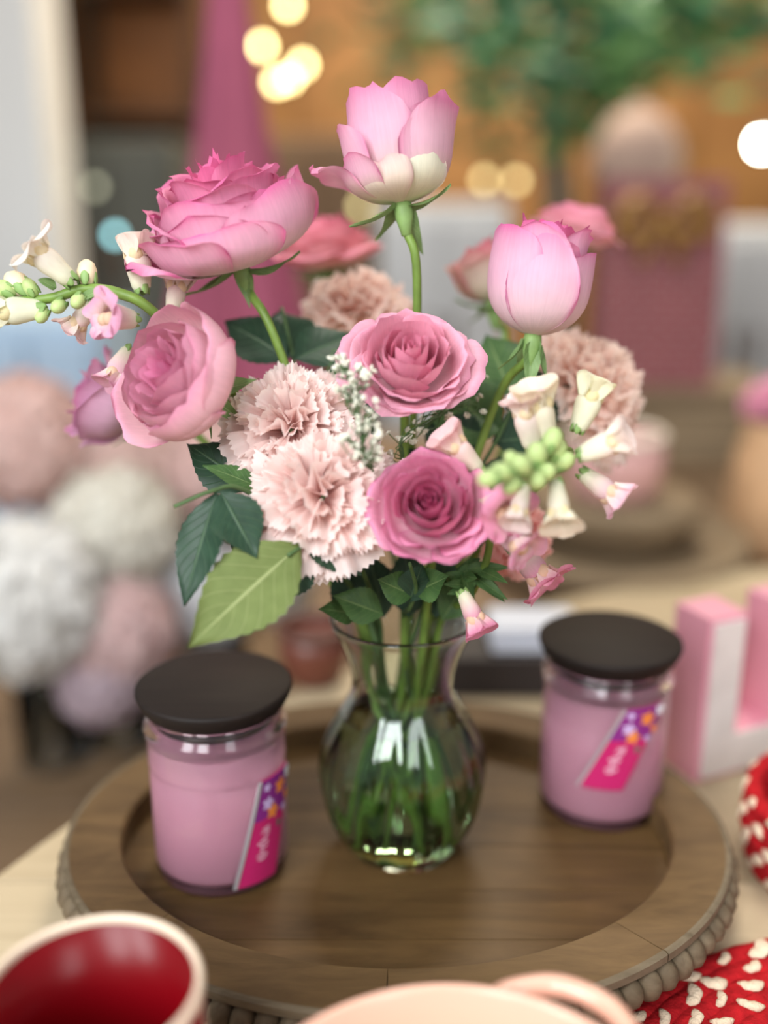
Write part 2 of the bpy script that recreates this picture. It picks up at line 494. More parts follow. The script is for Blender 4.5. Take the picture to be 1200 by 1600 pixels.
# beads round the outside
prof = [(0, -1), (.35, -1), (.62, -.93), (.86, -.65), (1, -.2), (1, .2), (.86, .65), (.62, .93), (.35, 1), (0, 1)]
bv, bf = lathe(prof, 12)
qs = np.linspace(0, 2 * PI, 2000)
ex, ey = (TA - .003) * np.cos(qs), (TB - .003) * np.sin(qs)
sl = np.concatenate([[0], np.cumsum(np.hypot(np.diff(ex), np.diff(ey)))])
NB = int(sl[-1] / .0142)
bead0 = None
for k in range(NB):
    q = np.interp(sl[-1] * k / NB, sl, qs)
    tx, ty = -(TA) * math.sin(q), TB * math.cos(q)
    L = math.hypot(tx, ty); t = np.array([tx / L, ty / L, 0]); nrm = np.array([t[1], -t[0], 0])
    if bead0 is None:
        vv = bv[:, :1] * .0102 * np.array([1, 0, 0]) + bv[:, 1:2] * .0102 * np.array([0, 0, 1]) + bv[:, 2:] * .0069 * np.array([0, 1, 0])
        bead0 = build('bead', vv + origin_of(tray), [fc[::-1] for fc in bf], BEADW, tray)
        o = bead0
    else:
        o = bead0.copy(); COL.objects.link(o)
    o.location = ((TA - .003) * math.cos(q), (TB - .003) * math.sin(q), RIM_Z - .0170)
    o.rotation_euler = (0, 0, math.atan2(t[1], t[0]) - PI / 2 + rng.uniform(-.06, .06))
    s = rng.uniform(.94, 1.05); o.scale = (s, 1, s)
for k in range(4):
    q = PI / 4 + k * PI / 2
    v, f = lathe([(0, 0), (.012, 0), (.014, .004), (.014, .012), (0, .012)], 16, (TRAY_C[0] + .15 * math.cos(q), TRAY_C[1] + .11 * math.sin(q), 0))
    build('foot', v, f, WOODR, tray)

# ------------------------------------------------------------------ vase and water
vase = empty('flower_vase', VC, 'clear ribbed glass vase with flared rim holding the bouquet', 'vase')
VP = [(.0, .037), (.003, .0395), (.010, .0445), (.022, .0505), (.036, .0555), (.052, .0583), (.066, .0588), (.080, .0565), (.094, .0508), (.108, .0428), (.118, .0370), (.126, .0348), (.136, .0352), (.148, .0382), (.160, .0428), (.169, .0472), (.175, .0502)]
VPa = np.array(VP)
def vr(z): return np.interp(z, VPa[:, 0], VPa[:, 1])
zz = np.concatenate([np.linspace(0, .12, 34), np.linspace(.124, .175, 14)])
# smooth the radius
rr = np.array([np.mean([vr(min(max(z + dz, 0), .175)) for dz in np.linspace(-.005, .005, 9)]) for z in zz])
rr[0] = .037
def ribs(k, z):
    w = np.clip((z - .004) / .02, 0, 1) * np.clip((.125 - z) / .03, 0, 1)
    return 1 + .014 * w * math.cos(16 * k)
th = .0026
outer = [(r, z) for r, z in zip(rr, zz)]
inner = [(r - th, z) for r, z in zip(rr, zz) if z > .009][::-1]
prof = [(0, 0.0015), (.030, .0015), (.034, 0)] + outer + [(rr[-1] + .0004, .1765), (rr[-1] - .0012, .1778), (rr[-1] - th, .1768)] + inner + [(inner[-1][0] - .01, .0085), (0, .0085)]
v, f = lathe(prof, 128, VC, rmod=ribs)
build('vase_body', v, f, VASEG, vase)
WL = .106
wz = [z for z in zz if .0095 < z < WL]
wprof = [(0, .0088), (vr(.0095) - th - .006, .0088)] + [(float(np.interp(z, zz, rr)) - th + .0006, z) for z in wz] + [(float(np.interp(WL, zz, rr)) - th + .0006, WL), (float(np.interp(WL, zz, rr)) - th - .002, WL - .0008), (0, WL - .001)]
v, f = lathe(wprof, 128, VC, rmod=ribs)
wt = build('water', v, f, WATER, vase)

# ------------------------------------------------------------------ flowers: shared pieces
_slot = [0]
def stem_path(base, n, lead=.03, via=()):
    """from the flower's base along -n, then through the vase neck to the vase foot"""
    k = _slot[0]; _slot[0] += 1
    a = k * 2.39996; r = .005 + .022 * math.sqrt(((k * 7) % 17) / 17)
    d = base[:2] - VC[:2]
    ang = math.atan2(d[1], d[0]) + .5 * math.sin(a)
    nk = VC + np.array([r * math.cos(ang), r * math.sin(ang), .130])
    rim = VC + np.array([(r + .008) * math.cos(ang), (r + .008) * math.sin(ang), .178])
    bot = VC + np.array([-(.020 + .022 * ((k * 5) % 7) / 7) * math.cos(ang + 1.2 * math.cos(a)), -(.020 + .022 * ((k * 5) % 7) / 7) * math.sin(ang + 1.2 * math.cos(a)), .016 + .004 * math.sin(a)])
    mid = VC * .5 + .5 * nk; mid = (nk + bot) / 2
    pts = ([base] if len(via) else [base, base - n * lead]) + [np.asarray(q) for q in via] + [rim, nk, mid, bot]
    return catmull(pts, 8)

def add_stem(root, path, r=.0027, mat=None, name='stem'):
    v, f = tube_mesh(path, [r * 1.05, r, r, r, r * .95], 10)
    return build(name, v, f, mat or STEM, root)

def leaf(root, base, tip, width, facing, mat, name='leaf', curl=.12, fold=.18, serr=.03, ns=13, nt=17, wave=.05, shape=.5, pw=.85, seed=0):
    base = np.asarray(base, float); tip = np.asarray(tip, float)
    ax = tip - base; L = np.linalg.norm(ax); ax = ax / L
    nrm = facing - ax * np.dot(facing, ax); nrm = nrm / np.linalg.norm(nrm)
    side = np.cross(ax, nrm)
    T, S = np.meshgrid(np.linspace(0, 1, nt), np.linspace(-1, 1, ns), indexing='ij')
    wsh = np.power(np.clip(np.sin(PI * np.power(T, shape + .25)), 0, 1), pw) * (1 - .25 * T ** 3)
    wsh = np.maximum(wsh, .02 * (1 - T))
    sr = 1 + serr * (np.abs(S) > .95) * np.where((np.arange(nt) % 2)[:, None] == 0, 1, -1)
    x = S * width * .5 * wsh * sr
    z = -curl * L * (T - .35) ** 2 + fold * np.abs(x) + wave * width * np.sin(T * 7 + seed + S * 1.5) * np.abs(S) ** 2
    pos = base + (T * L)[..., None] * ax + x[..., None] * side + z[..., None] * nrm
    uv = np.stack([S, T], -1).reshape(-1, 2)
    return build(name, pos.reshape(-1, 3), grid_faces(ns, nt), mat, root, uvs=uv)

def mixc(a, b, t):
    t = np.clip(t, 0, 1)[..., None]
    return a * (1 - t) + b * t

def petal(root, base, fr, R, phi0, rho, z, W, lip, bulge=1.15, r0=.05, z0=0., tk=.25, ruf=.03, cols=None, ns=17, nt=14, spi=.07, rollz=.55, seed=0, point=0., nar=.42, name='petal', parent_mat=None, tilt=0., droop=0., edge=1.0):
    rg = np.random.default_rng(seed)
    T, S = np.meshgrid(1 - (1 - np.linspace(0, 1, nt)) ** 1.2, np.sin(np.linspace(-PI / 2, PI / 2, ns)), indexing='ij')
    A = np.abs(S)
    jag = 1 + .034 * np.interp(S, np.linspace(-1, 1, 11), rg.uniform(-1, 1, 11)) * T ** 5
    Te = T * (1 - (.30 + .8 * tk) * (1 - (1 - A ** 2.3) ** (1 / 2.3)) + point * np.exp(-(S / .3) ** 2) * T ** 4) * jag
    P0 = (r0, z0); P1 = (rho * bulge, z0 + .12 * (z - z0)); P2 = (rho * (bulge * .55 + .45), z0 + .62 * (z - z0)); P3 = (rho, z)
    b0, b1, b2, b3 = (1 - Te) ** 3, 3 * Te * (1 - Te) ** 2, 3 * Te ** 2 * (1 - Te), Te ** 3
    r = b0 * P0[0] + b1 * P1[0] + b2 * P2[0] + b3 * P3[0]
    zz_ = b0 * P0[1] + b1 * P1[1] + b2 * P2[1] + b3 * P3[1]
    u = np.clip((.30 * T + .70 * Te - .55) / .45, 0, 1)
    L = lip * (.80 + .30 * A ** 1.7)
    r = r + L * u ** 1.7; zz_ = zz_ - L * rollz * 1.25 * u ** 3 - droop * T ** 3
    p1, p2 = rg.uniform(0, 6.28, 2)
    ruf = ruf * (.25 + 1.1 * min(rho, .8))
    r = r + ruf * (T ** 3) * (np.sin(3.1 * S + p1) + .6 * np.sin(6.7 * S + p2)) * (.3 + .7 * A)
    r = r + ruf * .55 * (T ** 7) * np.sin(13 * S + p1 * 2)
    zz_ = zz_ + ruf * (T ** 3) * np.sin(4.3 * S + p2)
    r = r * (1 + spi * S)
    ang = phi0 + S * W * (.74 + .30 * np.sin(PI * np.clip(Te, 0, 1) * .8)) * (1 - .25 * nar * T ** 3) + tilt * T
    x, y, n = fr
    pos = base + R * ((r * np.cos(ang))[..., None] * x + (r * np.sin(ang))[..., None] * y + zz_[..., None] * n)
    cb, cm, ce = cols
    k = np.interp(seed * .618 % 1, [0, 1], [-.08, .08])
    c = mixc(cb, cm, (Te - .12) / .45 + k)
    e = np.maximum(np.clip((Te - .62) / .38, 0, 1) ** 1.6, np.clip((A - .72) / .28, 0, 1) ** 1.5 * np.clip(Te * 1.8, 0, 1))
    c = mixc(c, np.broadcast_to(ce, c.shape), e * edge)
    uv = np.stack([(S + 1) / 2, Te], -1).reshape(-1, 2)
    return build(name, pos.reshape(-1, 3), grid_faces(ns, nt), PETAL, root, cols=c.reshape(-1, 3), uvs=uv)

def sepals(root, base, fr, R, spec):
    """spec: (phi, length, droop): droop 0 lies on the cup, 1 hangs back along the stem"""
    x, y, n = fr
    for (phi, ln, dr) in spec:
        o = math.cos(phi) * x + math.sin(phi) * y
        st = base + o * R * .05
        ang = dr * 2.2 - .5
        dirv = o * math.cos(ang) - n * math.sin(ang)
        tipp = st + dirv * ln
        fac = n * math.cos(ang) + o * math.sin(ang)
        leaf(root, st, tipp, ln * .36, -fac if dr < .3 else fac, SEPAL, 'sepal', curl=.35 * (1 if dr < .3 else -1), fold=.5, serr=0, ns=7, nt=9, wave=.08, shape=.22, seed=phi)

def rose(label, c, n, R, layers, cols, zc=.45, group='pink roses in the bouquet', extra=(), sep=(), via=(), lead=.03, name='rose', stem_r=.0027, seed=0, jit=1.0, detail=(17, 14)):
    c = np.asarray(c, float); n = n / np.linalg.norm(n)
    base = c - n * zc * R
    root = empty(name, base - n * .02, label, 'rose', group)
    fr = frame(n)
    rg = np.random.default_rng(100 + seed)
    ph = rg.uniform(0, 6.28)
    i = 0
    for li, ly in enumerate(layers):
        (cnt, rho, z, W, lip, bulge) = ly[:6]
        o = ly[6] if len(ly) > 6 else {}
        q = li / max(1, len(layers) - 1)
        cl = [cols['base_in'] * (1 - q) + cols['base_out'] * q, cols['mid_in'] * (1 - q) + cols['mid_out'] * q, cols['edge_in'] * (1 - q) + cols['edge_out'] * q]
        p0 = o.get('phi', ph + li * 1.1)
        for k in range(cnt):
            j = lambda s: 1 + jit * rg.uniform(-s, s)
            petal(root, base, fr, R, p0 + 2 * PI * k / cnt + jit * rg.uniform(-.12, .12), rho * j(.07), z * j(.05), W * j(.08), lip * j(.25), bulge,
                  r0=o.get('r0', .05), ruf=o.get('ruf', .026 + .026 * q), cols=cl, seed=seed * 97 + i, tk=o.get('tk', .22 + .06 * rg.uniform()), spi=o.get('spi', .07), ns=detail[0], nt=detail[1],
                  point=o.get('point', 0), tilt=o.get('tilt', 0), rollz=o.get('rollz', .7), edge=o.get('edge', 1.0), nar=o.get('nar', .42))
            i += 1
    for e in extra:
        cc = e.get('cols', [cols['base_out'], cols['mid_out'], cols['edge_out']])
        kw = {k: val for k, val in e.items() if k not in ('cols', 'phi', 'rho', 'z', 'W', 'lip', 'R')}
        petal(root, base, fr, e.get('R', R), math.radians(e['phi']), e['rho'], e['z'], e['W'], e['lip'], cols=cc, seed=seed * 97 + 500 + i, ns=21, nt=18, **kw); i += 1
    # receptacle + sepals + stem
    x, y, _ = fr
    v, f = lathe([(0, -.02), (.0030, -.019), (.0042, -.013), (.0056, -.008), (.0058, -.003), (.005, .002), (0, .004)], 14)
    v = base + v[:, :1] * x + v[:, 1:2] * y + v[:, 2:] * n
    build('receptacle', v, f, CALYX, root)
    sepals(root, base - n * .002, fr, R, sep if sep else [(k * 2 * PI / 5 + ph, .028, rg.uniform(.1, .6)) for k in range(5)])
    path = stem_path(base - n * .012, n, lead, via)
    add_stem(root, path, stem_r)
    root['_path'] = 1
    del root['_path']
    return root, base, fr, path

def pal(bi, bo, mi, mo, ei, eo, k=.24):
    lt_ = lambda c: tuple(q + (255 - q) * k for q in c)
    bi, bo, mi, mo, ei, eo = [lt_(q) for q in (bi, bo, mi, mo, ei, eo)]
    return dict(base_in=lin(*bi), base_out=lin(*bo), mid_in=lin(*mi), mid_out=lin(*mo), edge_in=lin(*ei), edge_out=lin(*eo))

PINK_OPEN = pal((226, 122, 160), (250, 234, 232), (226, 118, 162), (240, 184, 206), (222, 106, 156), (224, 112, 164), 0)
PINK_WARM = pal((220, 110, 146), (248, 212, 214), (236, 150, 176), (242, 176, 194), (236, 142, 174), (238, 154, 184), .13)
PINK_LEFT = pal((226, 110, 160), (250, 220, 218), (232, 140, 180), (244, 190, 200), (232, 134, 176), (236, 150, 184), .12)
PINK_DEEP = pal((176, 44, 96), (248, 214, 218), (214, 100, 146), (238, 164, 192), (222, 116, 162), (228, 128, 174), .07)
PINK_PALE = pal((230, 146, 176), (238, 230, 200), (232, 160, 192), (238, 190, 208), (222, 122, 168), (220, 130, 170), .03)
PINK_BUD = pal((226, 120, 160), (248, 226, 226), (226, 120, 160), (240, 190, 212), (216, 96, 144), (218, 104, 164), 0)

OPEN = [(3, .06, .80, 1.7, .0, 1.0), (3, .12, .84, 1.5, .01, 1.3), (3, .21, .86, 1.5, .02, 1.35), (4, .33, .85, 1.3, .05, 1.3),
        (4, .47, .80, 1.2, .11, 1.25), (5, .60, .68, 1.05, .18, 1.2), (5, .70, .50, 1.0, .26, 1.1)]

# ------------------------------------------------------------------ the roses
D = math.radians
# centre rose
rose('open pink rose facing forward in the middle of the bouquet', P(641, 560, .592), V(.04, .46, .88), .0405,
     OPEN, PINK_WARM, zc=.42, seed=1,
     extra=[dict(phi=-12, rho=.84, z=.44, W=.80, lip=.30, bulge=1.1), dict(phi=165, rho=.82, z=.55, W=.80, lip=.28, bulge=1.1), dict(phi=-70, rho=.74, z=.50, W=1.0, lip=.12, bulge=1.25), dict(phi=-125, rho=.74, z=.48, W=.9, lip=.14, bulge=1.2)])
# lower centre rose
rose('deep pink rose with tight swirled centre, lowest in the bouquet', P(671, 789, .566), V(-.10, .26, .96), .0338,
     [(3, .05, .86, 2.0, .0, 1.0), (3, .11, .90, 1.8, .01, 1.3), (3, .20, .92, 1.6, .02, 1.4), (3, .32, .92, 1.5, .04, 1.4), (4, .48, .86, 1.3, .08, 1.35), (4, .66, .76, 1.2, .16, 1.3), (4, .80, .60, 1.1, .22, 1.2)],
     PINK_DEEP, zc=.4, seed=2, sep=[(D(-100), .03, .55), (D(-20), .025, .4), (D(60), .025, .4), (D(150), .025, .4)],
     extra=[dict(phi=-95, rho=.80, z=.60, W=1.0, lip=.2, bulge=1.3), dict(phi=-40, rho=.84, z=.55, W=.9, lip=.3, bulge=1.2)])
# left rose
rose('pink rose half open toward the left, beside the pale carnations', P(276, 590, .585), V(-.55, .24, .76), .0385,
     [(3, .10, 1.12, 1.6, .08, 1.0), (3, .20, 1.15, 1.3, .10, 1.4, dict(ruf=.06)), (4, .31, 1.14, 1.1, .12, 1.5, dict(ruf=.06)), (4, .42, 1.12, 1.1, .12, 1.5, dict(ruf=.05)), (4, .54, 1.08, 1.15, .10, 1.5), (3, .66, 1.02, 1.4, .10, 1.5, dict(phi=D(20)))],
     PINK_LEFT, zc=.55, seed=3, sep=[(D(-60), .034, .75), (D(-100), .026, .5), (D(0), .036, .35), (D(100), .025, .4), (D(170), .025, .4)],
     extra=[dict(phi=20, rho=.82, z=1.04, W=1.3, lip=.16, bulge=1.5, rollz=1.0), dict(phi=-50, rho=.78, z=.94, W=1.35, lip=.07, bulge=1.6), dict(phi=-100, rho=.78, z=.74, W=1.1, lip=.05, bulge=1.5), dict(phi=-163, rho=.92, z=.90, W=.9, lip=.26, bulge=1.25, point=.06), dict(phi=85, rho=.84, z=1.0, W=.9, lip=.2, bulge=1.4)])
# big open rose upper left
rose('largest full-blown pink rose at the upper left', P(348, 326, .62), V(-.24, .86, .36), .0515,
     [(3, .08, 1.36, 1.6, .08, 1.0), (4, .17, 1.42, 1.3, .12, 1.4, dict(ruf=.065, nar=.3, rollz=1.1)), (4, .28, 1.44, 1.25, .17, 1.4, dict(ruf=.065, nar=.3, rollz=1.2)), (4, .40, 1.38, 1.25, .21, 1.4, dict(ruf=.065, nar=.3, rollz=1.3)), (5, .52, 1.27, 1.1, .22, 1.4, dict(ruf=.065, nar=.3, rollz=1.0)), (5, .64, 1.13, 1.1, .24, 1.45, dict(ruf=.065, nar=.3, rollz=.9)), (5, .72, .95, 1.1, .22, 1.5, dict(ruf=.065, nar=.35, rollz=.7))],
     PINK_OPEN, zc=.72, seed=4, via=[P(440, 555, .635)], lead=.015,
     sep=[(D(-5), .036, .25), (D(175), .040, .35), (D(-95), .022, .9), (D(100), .03, .4)],
     extra=[dict(phi=-160, rho=1.04, z=.62, W=.75, lip=.32, bulge=1.2, point=.22, rollz=.9, ruf=.05), dict(phi=-128, rho=.92, z=.74, W=.8, lip=.26, bulge=1.3, ruf=.05), dict(phi=-100, rho=.80, z=.72, W=1.0, lip=.22, bulge=1.5), dict(phi=-35, rho=.82, z=.92, W=1.0, lip=.14, bulge=1.5), dict(phi=10, rho=.86, z=1.05, W=.9, lip=.14, bulge=1.4)])
# top rose
rose('pale pink rose with greenish torn outer petals, topmost in the bouquet', P(618, 226, .62), V(-.12, .97, .06), .0405,
     [(3, .14, 1.50, 1.6, .03, 1.2), (3, .26, 1.60, 1.5, .05, 1.4), (3, .38, 1.66, 1.5, .06, 1.45), (3, .50, 1.68, 1.5, .08, 1.4, dict(phi=D(70), nar=.2)), (3, .60, 1.64, 1.25, .10, 1.35, dict(phi=D(-130), ruf=.04, nar=.2)), (2, .66, 1.40, 1.3, .14, 1.35, dict(phi=D(-195), nar=.2))],
     PINK_PALE, zc=.88, seed=5, via=[P(652, 470, .635)], lead=.012,
     sep=[(D(-20), .030, .18), (D(-165), .034, .42), (D(60), .032, .75), (D(130), .03, .5)],
     extra=[dict(phi=184, rho=.86, z=.86, W=.62, lip=.52, bulge=1.1, point=.1, ruf=.06), dict(phi=-28, rho=.74, z=1.42, W=1.05, lip=.22, bulge=1.3, point=.10),
            dict(phi=-62, rho=.62, z=.78, W=.80, lip=.06, bulge=1.4, ruf=.09, cols=[lin(236, 238, 200), lin(240, 238, 214), lin(230, 190, 196)], edge=.6),
            dict(phi=-122, rho=.64, z=.60, W=.85, lip=.08, bulge=1.4, ruf=.07, cols=[lin(238, 234, 206), lin(236, 216, 204), lin(216, 160, 168)], edge=.7),
            dict(phi=-155, rho=.70, z=.80, W=.8, lip=.20, bulge=1.3)])
# right bud
rose('tall half closed pink rosebud at the right side of the bouquet', P(846, 430, .62), V(.12, .97, .12), .0415,
     [(3, .14, 1.72, 1.6, .08, 1.4), (3, .25, 1.80, 1.5, .14, 1.5, dict(ruf=.10, nar=.1, rollz=1.1)), (3, .36, 1.83, 1.4, .20, 1.5, dict(ruf=.12, nar=.1, rollz=1.3)), (3, .44, 1.82, 1.35, .24, 1.55, dict(phi=D(-20), ruf=.10, nar=.1, rollz=1.4))],
     PINK_BUD, zc=.88, seed=6, via=[P(770, 640, .65)], lead=.012, jit=.6,
     sep=[(D(-80), .034, .92), (D(-20), .03, .8), (D(100), .03, .6), (D(180), .026, .7)],
     extra=[dict(phi=-10, rho=.56, z=1.50, W=1.3, lip=.20, bulge=1.7, spi=.05, nar=.1, rollz=1.2), dict(phi=198, rho=.58, z=1.68, W=1.2, lip=.14, bulge=1.7, spi=-.08, nar=.2, rollz=1.2), dict(phi=-98, rho=.54, z=1.58, W=.86, lip=.05, bulge=1.9, spi=.08, nar=.8, tk=.5)])
# roses at the back of the bouquet (out of focus)
rose('blurred coral pink rose behind the biggest rose', P(505, 378, .80), V(-.1, .9, .3), .047, OPEN, pal((220, 110, 130), (240, 200, 190), (224, 120, 140), (236, 160, 165), (222, 110, 136), (228, 126, 146), .08), zc=.45, seed=7)
rose('blurred pink rose peeking out above the right rosebud', P(900, 352, .80), V(.2, .9, .2), .040, OPEN, pal((220, 110, 140), (244, 200, 200), (228, 130, 156), (240, 176, 186), (230, 130, 158), (236, 146, 172), .08), zc=.45, seed=8)
rose('blurred cream and salmon rose behind the right rosebud', P(762, 420, .75), V(-.15, .95, .1), .038,
     [(3, .12, 1.2, 1.4, .05, 1.4), (4, .28, 1.22, 1.1, .1, 1.5), (4, .45, 1.15, 1.0, .2, 1.4), (3, .56, 1.05, 1.1, .3, 1.4)], pal((226, 130, 140), (226, 220, 190), (226, 140, 150), (228, 208, 190), (224, 120, 136), (226, 136, 148), .08), zc=.65, seed=9)
rose('blurred mauve rose hanging at the far left of the bouquet', P(158, 628, .685), V(-.75, .25, .2), .040,
     [(3, .12, 1.1, 1.4, .05, 1.4), (4, .28, 1.12, 1.1, .1, 1.5), (4, .45, 1.1, 1.0, .2, 1.4), (3, .6, 1.0, 1.0, .3, 1.4)], pal((206, 120, 160), (232, 200, 220), (212, 140, 178), (226, 178, 206), (196, 104, 152), (204, 122, 168), .08), zc=.6, seed=10)

# ------------------------------------------------------------------ carnations
def carnation(label, c, n, R, cols, N=54, seed=0, depth=.62, via=(), spread=1.0, ns=35, nt=9):
    c = np.asarray(c, float); n = n / np.linalg.norm(n)
    base = c - n * depth * R
    root = empty('carnation', base - n * .03, label, 'carnation', 'pale peach carnations in the bouquet')
    x, y, _ = frame(n)
    rg = np.random.default_rng(300 + seed)
    for k in range(N):
        q = ((k + .5) / N) ** .62           # 0 inner .. 1 outer
        psi = (.10 + 1.50 * q ** 1.15) * spread + rg.uniform(-.22, .12) * (1 - q)
        phi = k * 2.39996 + rg.uniform(-.2, .2)
        o = math.cos(phi) * x + math.sin(phi) * y
        L = R * (.90 + .34 * q ** 3) * rg.uniform(.88, 1.08)
        wid = R * (.34 + .34 * q) * rg.uniform(.85, 1.15)
        T, S = np.meshgrid(np.linspace(0, 1, nt), np.linspace(-1, 1, ns), indexing='ij')
        zig = np.where(np.arange(ns) % 2 == 0, 1., -1.)[None, :] * rg.uniform(.4, 1.3, (1, ns))
        Te = T * (1 - .20 * np.abs(S) ** 2) + .026 * zig * T ** 5
        bend = psi + (Te ** 2) * (.25 + .45 * q) * 1.0
        # integrate direction along the petal
        ds = 1.0 / (nt - 1)
        rad = np.zeros_like(Te); hei = np.zeros_like(Te)
        for j in range(1, nt):
            dl = Te[j] - Te[j - 1]
            b_ = (bend[j] + bend[j - 1]) / 2
            rad[j] = rad[j - 1] + dl * np.sin(b_); hei[j] = hei[j - 1] + dl * np.cos(b_)
        lat = S * wid * np.clip(.10 + .95 * Te ** 1.5, 0, 1.1)
        p1, p2 = rg.uniform(0, 6.28, 2)
        amp = R * .125 * (1 - .2 * q)
        rf = amp * Te ** 2 * (np.sin(rg.uniform(5.5, 8) * S + p1) + .45 * np.sin(15 * S + p2))
        side = np.cross(n, o)
        tw = rg.uniform(-.5, .5) * (1 - q)
        nrm = o * np.cos(bend)[..., None] - n * np.sin(bend)[..., None]
        latv = side * math.cos(tw) + o * math.sin(tw)
        pos = base + (rad * L)[..., None] * o + (hei * L)[..., None] * n + lat[..., None] * latv + rf[..., None] * nrm
        cc = mixc(np.broadcast_to(cols[0], Te.shape + (3,)), np.broadcast_to(cols[1], Te.shape + (3,)), (Te - .2) / .55)
        cc = mixc(cc, np.broadcast_to(cols[2], cc.shape), np.clip((Te - .80) / .2, 0, 1) * (.45 + .4 * rg.uniform()))
        uv = np.stack([(S + 1) / 2, Te], -1).reshape(-1, 2)
        build('petal', pos.reshape(-1, 3), grid_faces(ns, nt), CPETAL, root, cols=cc.reshape(-1, 3), uvs=uv)
    v, f = lathe([(0, -.030), (.004, -.029), (.0062, -.024), (.0068, -.012), (.0078, .002), (.0085, .006), (0, .006)], 14)
    v = base + v[:, :1] * x + v[:, 1:2] * y + v[:, 2:] * n
    build('calyx', v, f, CALYX, root)
    add_stem(root, stem_path(base - n * .026, n, .03, via), .0021, STEMD)
    return root

CARN = [lin(254, 216, 210), lin(255, 234, 229), lin(255, 246, 242)]
CARN2 = [lin(252, 212, 198), lin(254, 230, 219), lin(255, 242, 233)]
carnation('pale pink carnation in front, below the other ruffled carnation', P(490, 740, .575), V(-.10, .50, .85), .0455, CARN, N=52, seed=1)
carnation('pale pink carnation tucked between the left and middle roses', P(448, 634, .60), V(-.1, .5, .82), .0405, CARN, N=48, seed=2)
carnation('blurred peach carnation under the topmost rose', P(560, 444, .735), V(0, .85, .35), .040, CARN2, N=44, seed=3)
carnation('blurred peach carnation at the right edge of the bouquet', P(962, 580, .715), V(.70, .45, .35), .049, CARN2, N=48, seed=4)
carnation('blurred salmon carnation low at the right, below the snapdragons', P(832, 832, .66), V(.55, .1, .6), .027, [lin(236, 156, 150), lin(246, 190, 184), lin(250, 212, 204)], N=36, seed=5)

